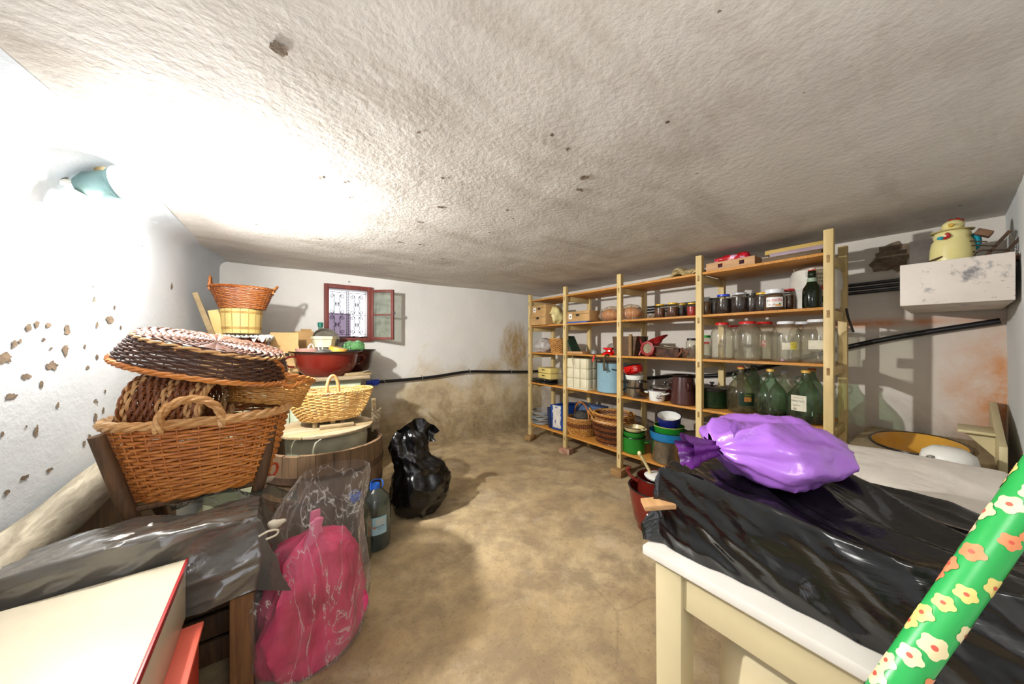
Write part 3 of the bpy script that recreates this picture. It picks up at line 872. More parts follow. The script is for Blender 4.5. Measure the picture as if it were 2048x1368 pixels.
obj('carton', MB().box((0, 0, .20), (.15, .12, .40)), m_card, cb2, bev=.003)
obj('flap', MB().box((.03, .055, .41), (.09, .004, .03)), m_card, cb2)
cb3 = tag(obj('storage_box', MB().box((0, 0, .115), (.40, .34, .23)), m_card, None, (-.26, 3.35, ZT), bev=.003), 'cardboard box on the cupboard under the red basin of egg trays', 'box')
tub('red_basin', 'shallow dark red enamel basin under the white egg trays', (-.255, 3.32, ZT + .23), .205, .10, m_enred, handles=False, cat='basin')
eg = thing('egg_trays', 'white paper egg trays piled in the red basin under the yellow wooden pail', 'egg tray', (-.255, 3.32, ZT + .335))
m_egg = M('egg_tray_pulp', '#d8d2c6', '#eae6dc', 10, .9, bump=.3, bscale=120)
for k, (a, ox, oy) in enumerate(((.1, -.02, 0), (.4, .0, .01), (-.15, .03, -.03))):
    mb = MB().grid(lambda u, v: ((u - .5) * .36, (v - .5) * .30, .022 + .02 * math.cos(u * 14 * PI) * math.cos(v * 12 * PI) - (.01 if (u in (0, 1) or v in (0, 1)) else 0)), 56, 48)
    mb.grid(lambda u, v: ((u - .5) * .36, (v - .5) * .30, .018 + .02 * math.cos(u * 14 * PI) * math.cos(v * 12 * PI) - (.01 if (u in (0, 1) or v in (0, 1)) else 0)), 56, 48)
    obj('tray', mb, m_egg, eg, (ox, oy, k * .010 - .03), (.03 * k, .05 * (k - 1), a))
m_ypail = paint('yellow_worn_paint', '#d3b873', '#7a5a2c', .36, .6)
yp = thing('wooden_pail', 'yellow painted wooden stave pail with a paddle, under the small wicker basket', 'pail', (-.225, 3.25, ZT + .365))
for k in range(16):
    a0 = 2 * PI * k / 16 + .012; a1 = 2 * PI * (k + 1) / 16 - .012
    mb = MB()
    mb.grid(lambda u, v: ((.118 + .012 * v) * math.cos(a0 + (a1 - a0) * u), (.118 + .012 * v) * math.sin(a0 + (a1 - a0) * u), v * .185), 3, 1)
    mb.grid(lambda u, v: ((.106 + .012 * v) * math.cos(a0 + (a1 - a0) * u), (.106 + .012 * v) * math.sin(a0 + (a1 - a0) * u), v * .185), 3, 1)
    obj('stave', mb, m_ypail, yp)
obj('hoop', MB().lathe([(.121, .03), (.123, .05), (.118, .05), (.118, .03)], 40, ring=True), M('rusty_hoop', '#b89a56', '#94733a', 20, .7), yp)
obj('hoop', MB().lathe([(.130, .15), (.132, .165), (.128, .165), (.128, .15)], 40, ring=True), MATS['rusty_hoop'], yp)
obj('bottom_board', MB().lathe([(.11, .015), (.11, .03), (0, .03)], 24), m_ypail, yp)
tag(obj('wooden_paddle', MB().box((0, 0, .15), (.034, .016, .32), taper=.9), m_plank, None, (-.385, 3.17, ZT + .355), (0, math.radians(-17), 0), bev=.004), 'plain wooden paddle leaning to the left of the yellow pail', 'paddle')
tag(obj('yellow_board', MB().box((0, 0, .09), (.06, .012, .19)), m_ypail, None, (-.345, 3.22, ZT + .355), (0, math.radians(-13), .1), bev=.002), 'short yellow board between the paddle and the yellow pail', 'board')
b5 = thing('handled_basket', 'small reddish wicker basket with two handles on top of the yellow pail', 'basket', (-.215, 3.22, ZT + .553))
basket(b5, .192, .145, .135, .10, .155, 18, 30, wick('reddish_wicker', '#7a3a14', '#b06a30'), rim=.010, e=2.2)
arch(b5, (-.185, 0, .155), .11, .075, PI / 2, .007, W_HONEY)
arch(b5, (.185, 0, .155), .11, .035, PI / 2, .007, W_HONEY, lean=-.03)
# board and strip at the right end of the cupboard
tag(obj('small_board', MB().box((0, 0, .012), (.22, .12, .024)), m_plank, None, (.585, 3.21, ZT), (0, 0, .12), bev=.003), 'short wooden board at the right end of the cupboard top', 'board')
mb = MB().grid(lambda u, v: (u * .20, (v - .5) * .05, .05 * math.sin(u * PI * .6) * (1 - u) - .11 * u * u + .028), 12, 2).grid(lambda u, v: (u * .20, (v - .5) * .05, .05 * math.sin(u * PI * .6) * (1 - u) - .11 * u * u + .026), 12, 2)
tag(obj('plastic_strip', mb, M('ivory_strip', '#c9bfa2', rough=.5), None, (.625, 3.17, ZT), (0, 0, -.1)), 'curved ivory plastic strip hanging off the right end of the cupboard', 'strip')

# ---- barrel with inner pot, lid, light basket
m_barrel = wood('barrel_oak', '#54402b', '#86694a', 2, 4, .75)
KX, KY = .27, 2.52
br = thing('open_barrel', 'big wide brown wooden barrel standing open on the floor, a grey pot inside', 'barrel', (KX, KY, 0))
NS = 24
def brad(z): return .305 + .05 * math.sin(min(1, z / .66) * PI * .62)
for k in range(NS):
    a0 = 2 * PI * k / NS + .004; a1 = 2 * PI * (k + 1) / NS - .004
    ht = .640 + .003 * RND.uniform(-1, 1)
    outer = lambda u, v: (brad(v * ht) * math.cos(a0 + (a1 - a0) * u), brad(v * ht) * math.sin(a0 + (a1 - a0) * u), v * ht)
    inner = lambda u, v: ((brad(v * ht) - .026) * math.cos(a0 + (a1 - a0) * u), (brad(v * ht) - .026) * math.sin(a0 + (a1 - a0) * u), v * ht)
    mb = MB().grid(outer, 2, 7).grid(inner, 2, 7)
    mb.grid(lambda u, v: tuple(Vector(outer(u, 1)).lerp(Vector(inner(u, 1)), v)), 2, 1)
    for uu in (0, 1): mb.grid(lambda u, v: tuple(Vector(outer(uu, u)).lerp(Vector(inner(uu, u)), v)), 7, 1)
    obj('stave', mb, m_barrel, br)
obj('bottom_board', MB().lathe([(.30, .03), (.30, .05), (0, .05)], 30), m_barrel, br)
for z in (.10, .36, .50):
    obj('hoop', MB().lathe([(brad(z) + .001, z - .02), (brad(z) + .004, z - .02), (brad(z + .02) + .004, z + .02), (brad(z + .02) + .001, z + .02)], 48, ring=True), M('dark_hoop', '#3c2c1e', '#5a4330', 20, .7), br)
m_pot = M('stained_grey_pot', '#8d8a72', '#b5b094', 4, .55, bump=.2)
ip = thing('grey_pot', 'stained grey stoneware pot standing inside the open barrel', 'pot', (KX + .01, KY, .05))
obj('jar_body', MB().lathe([(.20, 0), (.235, .1), (.24, .52), (.245, .60), (.240, .635), (.215, .66), (.205, .665), (.20, .64), (.20, .45), (0, .45)], 44), m_pot, ip)
ld_ = thing('barrel_cover', 'round lid of loose grey planks on the grey pot under the pale basket', 'lid', (KX, KY, .718), .25)
for k, (y0, y1) in enumerate(((-.285, -.20), (-.195, -.085), (-.08, .05), (.055, .17), (.175, .28))):
    r = .29
    def edge(y): return math.sqrt(max(.001, r * r - y * y))
    pts = [(-edge(y0 + (y1 - y0) * i / 6), y0 + (y1 - y0) * i / 6) for i in range(7)][::-1] + [(edge(y0 + (y1 - y0) * i / 6), y0 + (y1 - y0) * i / 6) for i in range(7)]
    pts = pts[::-1]
    obj('plank', MB().prism(pts, .018, 0), m_plank if k % 2 else m_greywood, ld_, (0, 0, .0 if k else -.0), (0, 0, 0), bev=.003)
obj('crossbar', MB().box((.02, -.12, .028), (.20, .05, .02), rz=-.35), m_plank, ld_, bev=.003)
b6 = thing('pale_basket', 'pale straw coloured oval basket with a hoop handle on the plank lid', 'basket', (KX + .03, KY + .03, .775), -.02)
basket(b6, .265, .17, .175, .115, .19, 20, 40, W_PALE, fill=.43, amp=1.0, rim=.007, e=2.2, bulge=.012)
arch(b6, (0.01, .0, .19), .075, .10, 0.2, .011, W_TAN, plain=True)
for x in (-.10, .06, .0):
    for y in ((-.08, .08) if x else (-.10, .10)): obj('foot', MB().box((x, y, -.018), (.028, .02, .046)), m_plank, b6, bev=.003)
# loose wood standing beside
tag(obj('split_board', MB().prism([(-.03, 0), (.03, 0), (.05, .17), (.02, .15), (-.02, .19)], .014), m_greywood, None, (.595, 2.60, .625), (PI / 2, 0, .3), bev=.002), 'splintered pale board sticking up at the right edge of the barrel', 'board')
tag(obj('wood_stick', MB().box((0, 0, .42), (.03, .03, .84)), m_plank, None, (.66, 2.80, 0), (0, -.03, 0), bev=.003), 'wooden stick standing on the floor behind the barrel', 'stick')

# ---- black garbage bag
m_black = bagplastic('black_bag_plastic', '#0a0a0b', .24, .55, 9)
def crumple(p, s=1.0, k=.03, seed=0):
    q = p * s + Vector((seed, seed * .7, 0))
    r = noise.ridged_multi_fractal(q, .9, 2.1, 4, 1.0, 2.0) - 1.1
    return r * k
def gb(u, v):
    a = 2 * PI * u
    prof = [(0, .0, 0, 0), (.04, .16, 0, 0), (.20, .205, .01, 0), (.42, .215, .03, .0), (.56, .185, .02, .01), (.68, .13, -.045, 0), (.80, .125, -.07, 0), (.92, .11, -.085, .01), (1.0, .07, -.09, .01)]
    for i in range(len(prof) - 1):
        if prof[i][0] <= v <= prof[i + 1][0]:
            t = (v - prof[i][0]) / (prof[i + 1][0] - prof[i][0]); t = t * t * (3 - 2 * t)
            r = prof[i][1] + (prof[i + 1][1] - prof[i][1]) * t; ox = prof[i][2] + (prof[i + 1][2] - prof[i][2]) * t; break
    z = [0, .01][v > .02] + max(0, v - .03) * .64
    p = Vector((r * math.cos(a), r * math.sin(a) * .95, z))
    k = crumple(Vector((math.cos(a) * .7 + z, math.sin(a) * .7, z * 2.6)), 1.5, .032, 3) if v > .03 else 0
    k += .022 * noise.noise(Vector((math.cos(a) * 4, math.sin(a) * 4, z * 5 + 3)))
    q = 1 + k / max(r, .06)
    return (p.x * q + ox, p.y * q, max(.001, z + (k * .4 if v > .1 else 0)))
gbg = thing('garbage_bag', 'knotted black plastic garbage bag on the floor right of the barrel', 'bag', (.875, 2.45, 0))
obj('sack', MB().grid(gb, 72, 60, closeu=True), m_black, gbg, smooth=70)
TOPE = path([(-.17, .0, .60), (-.11, 0, .675), (-.02, .01, .70), (.06, .02, .695), (.11, .01, .64), (.17, .0, .60)], 8)
BOTE = path([(-.10, -.06, .50), (-.07, -.08, .53), (-.01, -.07, .54), (.05, -.03, .55), (.09, -.02, .51), (.135, -.01, .515)], 8)
def flapfn(u, v):
    k = u * (len(TOPE) - 1); i = min(int(k), len(TOPE) - 2); f = k - i
    p = TOPE[i].lerp(TOPE[i + 1], f).lerp(BOTE[i].lerp(BOTE[i + 1], f), v)
    p.y += .04 * math.sin(v * PI) + .02 * math.sin(u * 17)
    return p + Vector((noise.noise(p * 14), noise.noise(p * 12 + Vector((4, 0, 0))), noise.noise(p * 13 + Vector((0, 6, 0))))) * .022
obj('loose_top', MB().grid(flapfn, 26, 26), m_black, gbg, smooth=70)
# ---- water bottles
m_pet = glass('blue_pet', '#c3d6d6', '#a9b6b2', .16, .06)
m_pet2 = glass('grey_pet', '#b9c0b2', '#a3a595', .22, .08)
m_cap = M('blue_cap', '#1f5fc4', rough=.4)
def water_bottle(label, loc, rz, mt, lab=True):
    t = thing('water_bottle', label, 'bottle', loc, rz)
    prof = [(.060, 0), (.070, .008), (.073, .03), (.072, .06), (.074, .075), (.072, .09), (.074, .11), (.075, .24), (.073, .255), (.074, .28), (.062, .325), (.035, .365), (.021, .378), (.020, .392)]
    sq = lambda a, r, z: 1 if r < .05 else 1 + .07 * abs(math.sin(2 * a)) ** 2
    obj('bottle_body', MB().lathe(prof, 32, fn=sq), mt, t)
    if lab:
        obj('water', MB().lathe([(.056, .004), (.067, .012), (.069, .03), (.069, .10), (0, .10)], 28), glass('blue_water', '#79aebf', '#3c6f80', .25), t)
    c = obj('cap', MB().lathe([(.024, .375), (.024, .398), (.022, .402), (0, .402)], 20), m_cap, t)
    obj('carry_ring', MB().tube(path([(-.03, -.01, .372), (-.028, .0, .39), (.0, .03, .412), (.045, .02, .405), (.04, -.01, .385), (.026, -.02, .374)], 5), .0035, 6), m_cap, t)
    if lab:
        a = face_cam(loc[0], loc[1]) - rz + .12
        L = obj('label', patch(MB(), .0805, a - .62, a + .62, .115, .225, 14), M('pale_blue_label', '#9cc2cf', '#b5d3da', 6, .4), t)
        p = patch(MB(), .0809, a - .56, a - .35, .12, .22, 3)
        obj('red_text_block', p, M('label_red', '#c97f78', '#d89c94', 40, .5), L)
        obj('orange_mark', patch(MB(), .0811, a - .22, a - .12, .155, .172, 2), M('label_orange', '#d97a2c', rough=.5), L)
        obj('splash', patch(MB(), .0809, a - .05, a + .5, .175, .212, 6), M('label_splash', '#c9c3b4', '#9fc0cc', 30, .5), L)
        obj('lettering', round_text(round_text(MB(), 'KRISTAL', .0145, .0813, a + .14, .165, tilt=.12), 'ONLY', .009, .0813, a + .18, .150, tilt=.12), M('label_ink', '#10162a', rough=.5), L)
    t.scale = (1.2, 1.2, .98)
    return t
water_bottle('big clear blue water bottle with a pale blue label and blue cap on the floor', (.505, 2.185, 0), .3, m_pet)
water_bottle('greyish water bottle with a blue carrying ring, half behind the clear pink bag', (.372, 2.09, 0), .9, m_pet2, False)

# ---- clear bag of pink things
m_clear = film('clear_film', '#f2efec', .16, '#d8d2ca', .16)
m_pinkc = NT('pink_fabric')
m_pinkc.set(color=m_pinkc.ramp(m_pinkc.noise(5, 5, .6), [(.3, '#a51743'), (.55, '#d93470'), (.75, '#ec6ea0')]), rough=.55)
m_pinkc.bump(m_pinkc.noise(6, 5, .6, m_pinkc.map((1, 1, .3)), 1.0), .6, .02)
m_pinkc = m_pinkc.m
CX, CY = .115, 1.61
def blob(R, k, seed, sx=1, sy=1, sc=2.2):
    def fn(u, v):
        a = 2 * PI * u
        r, z, ox = R(v)
        p = Vector((r * sx * math.cos(a), r * sy * math.sin(a), z))
        d = crumple(Vector((math.cos(a) * .8, math.sin(a) * .8, z * 1.1)), sc, k, seed) + noise.noise(Vector((a * 0 + math.cos(a) * 2.5, math.sin(a) * 2.5, z * 4 + seed))) * k * .6
        q = 1 + d / max(r, .05) * min(1, v * 8) * min(1, (1 - v) * 8 + .3)
        return (p.x * q + ox, p.y * q, max(.002, z))
    return fn
def lerp_prof(P):
    def f(v):
        for i in range(len(P) - 1):
            if P[i][0] <= v <= P[i + 1][0]:
                t = (v - P[i][0]) / (P[i + 1][0] - P[i][0])
                return tuple(P[i][j] + (P[i + 1][j] - P[i][j]) * t for j in (1, 2, 3))
        return P[-1][1:]
    return f
pb = thing('clear_bag', 'tall clear plastic bag with a crumpled open top, full of pink clothes', 'bag', (CX, CY, 0), .2)
obj('film', MB().grid(blob(lerp_prof([(0, .0, .002, 0), (.03, .185, .004, 0), (.15, .21, .10, 0), (.4, .205, .28, .0), (.6, .19, .43, .02), (.8, .165, .58, .05), (1, .13, .73, .10)]), .030, 2, 1.05, .82), 70, 60, closeu=True), m_clear, pb, smooth=80)
pc = thing('pink_clothes', 'bright pink folded fabric packed inside the tall clear plastic bag', 'fabric', (CX, CY, 0), .2)
obj('bundle', MB().grid(blob(lerp_prof([(0, .0, .006, 0), (.04, .17, .008, 0), (.3, .185, .17, .0), (.6, .165, .33, .01), (.85, .12, .45, .0), (1, .0, .50, -.01)]), .05, 7, 1.02, .8, 1.9), 60, 50, closeu=True), m_pinkc, pc, smooth=80)
for k, (x, y, z, a, b) in enumerate(((-.05, -.03, .36, .25, .2), (.0, -.02, .36, .12, -.1), (.05, .01, .34, -.25, .1))):
    obj('fold', MB().box((0, 0, .11), (.05, .022, .22), taper=.75).displace(lambda p: p + Vector((noise.noise(p * 14) * .008, 0, 0))), M('light_pink', '#ec86b4', '#e0608f', 5, .4), pc, (x, y, z), (b, a, .3), bev=.006)

# ---- long package wrapped in smoky grey plastic
def drape(name, cx, cy, z0, L, W, H, m, seed, res=(110, 80), wr=.012, skirt=1.0, parent=None, ends=(0.02, 0.02), flare=.02, stretch=(3.0, 9.0), rnd_=.02, top=None, ang=0.5):
    # a sheet pulled over a box: flat top, folded sides, ridged creases running from the corners
    sk = H * skirt
    def fn(u, v):
        x = (u - .5) * (L + 2 * sk); y = (v - .5) * (W + 2 * sk)
        ox = max(0, abs(x) - L / 2); oy = max(0, abs(y) - W / 2)
        px = max(-L / 2, min(L / 2, x)); pyy = max(-W / 2, min(W / 2, y))
        d = max(ox, oy); 
        drop = d
        fx = (1 if x > 0 else -1) * (flare * min(1, ox / sk) + (0 if oy == 0 else ends[0] * min(ox, oy) / sk * 3)) if ox else 0
        fy_ = (1 if y > 0 else -1) * (flare * min(1, oy / sk) + (0 if ox == 0 else ends[1] * min(ox, oy) / sk * 3)) if oy else 0
        q = Vector((x * math.cos(ang) + y * math.sin(ang), -x * math.sin(ang) + y * math.cos(ang), seed))
        w1 = noise.ridged_multi_fractal(Vector((q.x * stretch[0], q.y * stretch[1], seed)), .9, 2.0, 4, 1.0, 2.0) - 1.1
        w2 = noise.noise(Vector((x * 5, y * 5, seed + 4)))
        k = w1 * wr + w2 * wr * 1.2
        n = Vector(((1 if x > 0 else -1) if ox > 0 else 0, (1 if y > 0 else -1) if oy > 0 else 0, 1 if d < .02 else .15))
        n.normalize()
        zt_ = top(px, pyy) if top else 0
        rz_ = rnd_ * max(0, 1 - d / rnd_) if d < rnd_ else 0
        p = Vector((px + fx, pyy + fy_, max(.003, H - drop + zt_ * (1 if d < .02 else max(0, 1 - d / sk)))))
        p += n * k
        p.z = max(.003, p.z)
        return (p.x, p.y, p.z)
    return MB().grid(fn, *res)
m_smoky = NT('smoky_plastic')
m_smoky.set(color='#5a5650', rough=.17, spec=.9, coat=.5)
m_smoky.bump(m_smoky.noise(8, 5, .6, m_smoky.map((.8, 2.2, 1)), .3), .4, .015)
m_smoky = m_smoky.m
gp = thing('wrapped_package', 'long package wrapped in smoky grey plastic film, in front of the big laundry basket', 'package', (-.345, 1.60, .40), .0)
obj('wrapping', drape('', 0, 0, 0, .58, .20, .27, m_smoky, 4, (130, 110), .022, 1.0, stretch=(2.2, 7), ang=.35), m_smoky, gp, smooth=75)
obj('carton', MB().box((0, 0, .10), (.50, .13, .20)), m_card, gp)
tr1 = thing('trestle', 'rough brown wooden trestle holding up the smoky grey package', 'trestle', (-.345, 1.60, 0))
for x in (-.24, .24): obj('leg', MB().box((x, 0, .19), (.07, .16, .38)), wood('rough_brown_wood', '#5b3a1d', '#93683c', 2, 4, .8), tr1, bev=.006)
obj('beam', MB().box((0, 0, .39), (.58, .12, .022)), MATS['rough_brown_wood'], tr1, bev=.003)
mb = MB().grid(lambda u, v: (lambda x, y: (x, y, .66 + .05 * noise.noise(Vector((x * 5, y * 9, 1))) + .03 * (noise.ridged_multi_fractal(Vector((x * 5, y * 8, 2)), .9, 2, 4, 1, 2) - 1.1) - .25 * max(0, u - .78)))((u - .5) * .40, (v - .5) * .10), 50, 20)
tag(obj('loose_film', mb, film('grey_film', '#9fa59c', .5, '#6f7068', .2), None, (-.13, 1.735, .01)), 'loose greenish grey plastic film between the laundry basket and the wrapped package', 'film')
m_knot = M('white_bag_scrap', '#d5cdbb', '#b5aa92', 12, .5)
def scrap(label, loc, s, seed):
    mb = MB().ball((0, 0, 0), (s, s * .7, s * .5), 16, 12).displace(lambda p: p * (1 + .55 * noise.noise(p * (.9 / s) + Vector((seed, 0, 0)))))
    return tag(obj('plastic_scrap', mb, m_knot, None, loc), label, 'scrap')
scrap('white knotted plastic scrap at the right end of the wrapped package', (.0, 1.545, .60), .03, 1)
scrap('white plastic scrap hanging between the stool leg and the barrel', (-.04, 1.985, .63), .03, 4)
tag(obj('cord_loop', MB().tube(path([(0, 0, 0), (.03, -.005, .012), (.055, 0, .004), (.05, .0, -.012), (.02, 0, -.018)], 5), .004, 6), m_knot, None, (-.055, 1.475, .60)), 'white cord loop on the front end of the wrapped package', 'cord')
tag(obj('orange_loop', MB().tube([(.022 * math.cos(a), 0, .03 * math.sin(a)) for a in [2 * PI * i / 16 for i in range(16)]], .006, 6, closed=True), M('orange_plastic', '#c0482a', rough=.4), None, (-.02, 2.03, .655), (0, .3, .5)), 'small orange plastic loop hanging beside the stool leg near the barrel', 'loop')

# ---- white box with red edge, red box below it (bottom left corner)
m_cream = paint('cream_white_paint', '#c9bfa8', '#8c7a5c', .27, .35)
m_redp = M('red_paint', '#a3201f', '#8a1a1a', 6, .4)
RB = thing('red_box', 'red orange wooden box standing under the cream white box in the near left corner', 'box', (-.475, 1.20, 0))
obj('box_body', MB().box((0, 0, .20), (.55, .40, .40)), M('red_orange_paint', '#c2432c', '#a93423', 5, .45), RB, bev=.006)
obj('lid_edge', MB().box((0, 0, .405), (.57, .42, .014)), M('pinkish_edge', '#cf5f4c', rough=.4), RB, bev=.003)
WB = thing('painted_box', 'cream white painted box with a red top edge in the near left corner', 'box', (-.512, 1.16, .412), .0)
obj('box_body', MB().box((0, 0, .085), (.545, .60, .17)), m_cream, WB, bev=.004)
obj('top_panel', MB().box((-.003, .0, .178), (.55, .61, .016)), m_cream, WB, bev=.003)
obj('edge_strip', MB().box((.275, 0, .178), (.007, .612, .018)), m_redp, WB, bev=.001)
obj('keyhole', MB().box((.2735, -.18, .06), (.004, .05, .012)), m_rimdk, WB)

# ---- bulkhead lamp high on the left wall
m_lampm = M('lamp_green_grey', '#5f7f80', '#7d9997', 10, .35, .4)
m_porc = M('lamp_porcelain', '#e8e4da', rough=.3)
m_glow = NT('bulb_glow'); m_glow.b.inputs['Emission Color'].default_value = (1, .97, .93, 1); m_glow.b.inputs['Emission Strength'].default_value = 12; m_glow.set(color='#ffffff'); m_glow = m_glow.m
LP = thing('wall_lamp', 'green grey bulkhead lamp with a round cage ring mounted high on the left wall', 'lamp', (-.60, 2.03, 1.92))
LP.scale = (1.1, 1.1, 1.1)
hm = MB().lathe([(.035, -.03), (.05, 0), (.052, .07), (.058, .075), (.058, .085), (.05, .09)], 28)
Mx = Euler((0, math.radians(78), math.radians(-20))).to_matrix().to_4x4()
obj('housing', hm.xform(Mx), m_lampm, LP)
obj('cage_ring', MB().tube([(.056 * math.cos(a), .056 * math.sin(a), .092) for a in [2 * PI * i / 28 for i in range(28)]], .008, 8, closed=True).tube([(-.05, 0, .093), (0, 0, .1), (.05, 0, .093)], .005, 6).xform(Mx), m_porc, LP)
obj('socket_stem', MB().lathe([(.014, 0), (.016, .02), (.012, .06), (.004, .085), (0, .085)], 14, c=(.02, 0, .04)), M('lamp_brass', '#a08458', '#c8b48c', 12, .4, .3), LP)
obj('bulb', MB().ball((0, 0, .085), .032, 18, 12).xform(Mx), m_glow, LP)
obj('wall_bracket', MB().box((-.02, -.03, -.055), (.07, .05, .035), rot=(.3, .5, .2)), m_porc, LP, bev=.006)
obj('bracket_arm', MB().tube([(0, 0, 0), (-.07, 0, .0)], .012, 8), m_porc, LP)
# ================================================================== storage shelving
m_pine = wood('pine_posts', '#c6ab70', '#e0c991', 2, 4, .55, .15)
m_pine_y = wood('pine_rails', '#c6ab70', '#dec68c', 0, 4, .55, .15)
t = NT('chipboard')
g_ = t.noise(90, 4, .7)
t.set(color=t.mix(t.ramp(t.noise(3, 5), [(.4, 0.0), (.75, .4)]), t.ramp(g_, [(.3, '#a96a22'), (.55, '#c88a38'), (.75, '#dcab5c')]), '#7d5a2c'), rough=.6)
t.bump(g_, .2, .002)
m_chip = t.m
SX, SD = 2.70, .46
PY = [3.33, 2.68, 1.94, 1.20, .455]
PTOP = [1.925, 1.945, 1.965, 1.985, 1.985]
LV = [1.85, 1.515, 1.165, .77, .225]
SH = thing('storage_shelving', 'long five post pine shelving unit with chipboard shelves along the right wall', 'shelving', (0, 0, 0))
m_worn = M('worn_mortise', '#7a5a34', '#a98a58', 30, .8)
for i, y in enumerate(PY):
    ob = obj('post', MB().box((SX + .0225, y, (PTOP[i] + .068) / 2), (.045, .045, PTOP[i] - .068)), m_pine, SH, bev=.002)
    obj('post', MB().box((SX + SD - .0225, y, (PTOP[i] - .03) / 2), (.045, .045, PTOP[i] - .03)), m_pine, SH, bev=.002)
    for z in LV:
        obj('rail', MB().box((SX + SD / 2, y, z - .018 - .028), (SD - .09, .026, .056)), m_pine_y, SH, bev=.002)
        obj('mortise', MB().box((SX - .0005, y, z - .045), (.003, .014, .045)), m_worn, ob)
for b in range(4):
    ya, yb = PY[b + 1] + .0235, PY[b] - .0235
    for z in LV:
        zz = z - .009
        obj('shelf_board', MB().box((SX + SD / 2 + .004, (ya + yb) / 2, zz), (SD - .012, yb - ya, .018)), m_chip, SH, bev=.0015)
m_block = wood('block_wood', '#7c5c35', '#b08c5a', 1, 5, .8)
tag(obj('wood_block', MB().box((0, 0, .034), (.15, .10, .066)), m_block, None, (SX + .02, PY[0], 0), (0, 0, .3), bev=.012), 'rounded wooden block under the far left front post of the shelving', 'block')
tag(obj('brick_block', MB().box((0, 0, .034), (.10, .14, .066)), M('brick_red', '#8d5a45', '#b39c80', 14, .9, bump=.4), None, (SX + .03, PY[1], 0), (0, 0, .2), bev=.005), 'broken red brick under the second front post of the shelving', 'brick')
tag(obj('wood_block', MB().box((0, 0, .034), (.20, .11, .066)), m_block, None, (SX + .03, PY[2], 0), (0, 0, .15), bev=.004), 'square sawn wooden block under the third front post of the shelving', 'block')
tag(obj('wood_block', MB().box((0, 0, .034), (.18, .11, .066)), m_block, None, (SX + .03, PY[3], 0), (0, 0, -.1), bev=.004), 'wooden block under the fourth front post, behind the red pots', 'block')
tag(obj('wood_block', MB().box((0, 0, .034), (.16, .11, .066)), m_block, None, (SX + .03, PY[4], 0), (0, 0, .1), bev=.004), 'wooden block under the nearest front post of the shelving', 'block')

def on(u, dx, lev):
    X = SX + dx
    return Vector((X, yy(u, X), LV[lev]))
# ================================================================== builders for shelf goods
m_jar = glass('jar_glass', '#f6f6ef', '#d2c9b5', .17, .05)
m_jarclean = glass('clean_jar_glass', '#fbfbf6', '#b9b0a0', .05, .04)
m_jargreen = glass('green_glass', '#bcd6c2', '#a5a88c', .12, .05)
m_bottlegreen = glass('bottle_green', '#1d5a2a', '#1d3a1d', .3, .05)
def lidm(n, c): return M(n, c, rough=.35)
L_RED, L_YEL, L_WHT, L_BLU, L_GRN, L_GRY, L_DRK = (lidm('lid_red', '#c3231f'), lidm('lid_yellow', '#d9a916'), lidm('lid_white', '#d9dade'), lidm('lid_blue', '#1f3fc0'), lidm('lid_green', '#1f9a2c'), lidm('lid_grey', '#b3b4b8'), lidm('lid_dark', '#17171a'))
def jar(label, loc, r, h, lid, fill=None, flevel=.85, group=None, neck=.62, big=False):
    t = thing('glass_jar' if fill is None else 'preserve_jar', label, 'jar', loc, 0, group)
    if big: prof = [(r * .86, 0), (r * .97, .012), (r, .03), (r, h * .64), (r * .95, h * .75), (r * .80, h * .855), (r * neck, h * .915), (r * neck, h * .955)]
    else: prof = [(r * .9, 0), (r, .008), (r, h * .76), (r * .86, h * .86), (r * neck * 1.25, h * .89), (r * neck * 1.25, h * .93)]
    obj('glass', MB().lathe(prof, 30), m_jarclean if fill else m_jar, t)
    rl = prof[-1][0] * 1.06
    if lid: obj('lid', MB().lathe([(rl, h * .90 if not big else h * .935), (rl, h * .985), (rl * .94, h), (0, h * .995)], 26), lid, t)
    if fill: obj('contents', MB().lathe([(r * .85, .004), (r * .95, .012), (r * .955, h * .76 * flevel), (0, h * .76 * flevel)], 24), fill, t)
    return t
F_PLUM = M('plum_jam', '#1a0b0c', '#2a1210', 12, .25); F_BRN = M('brown_preserve', '#4a2c12', '#8a5c22', 20, .35)
F_RED = M('red_jam', '#8c0f14', '#b01a1c', 10, .3); F_FIG = M('fruit_preserve', '#2c150a', '#6a3514', 26, .3)
def pot(label, loc, r, h, m, rim=None, handles='side', name='pot', hm=None, flare=1.0, rz=0.0, cat='pot', lid=None, rot=None):
    t = thing(name, label, cat, loc, rz, rot=rot)
    R2 = r * flare
    obj('pot_body', MB().lathe([(r * .9, 0), (r, .012), (R2, h - .006), (R2 * 1.03, h), (R2 * .99, h), (R2 * .97, h - .008), (r * .96, .014), (0, .01)], 36), m, t)
    if rim: obj('rim', MB().tube([(R2 * 1.02 * math.cos(a), R2 * 1.02 * math.sin(a), h) for a in [2 * PI * i / 36 for i in range(36)]], .004, 6, closed=True), rim, t)
    if handles == 'side':
        for s in (-1, 1):
            obj('handle', MB().tube(path([(-.035, s * R2 * .98, h * .74), (-.03, s * (R2 + .03), h * .76), (.03, s * (R2 + .03), h * .76), (.035, s * R2 * .98, h * .74)], 5), .007, 8), hm or m, t)
    if lid:
        l = obj('lid', MB().lathe([(R2 * 1.04, h + .004), (R2 * 1.0, h + .016), (R2 * .6, h + .03), (0, h + .034)], 32), lid, t)
        obj('knob', MB().lathe([(.008, h + .03), (.008, h + .045), (.018, h + .05), (.016, h + .06), (0, h + .062)], 14), m_rimdk, l)
    return t
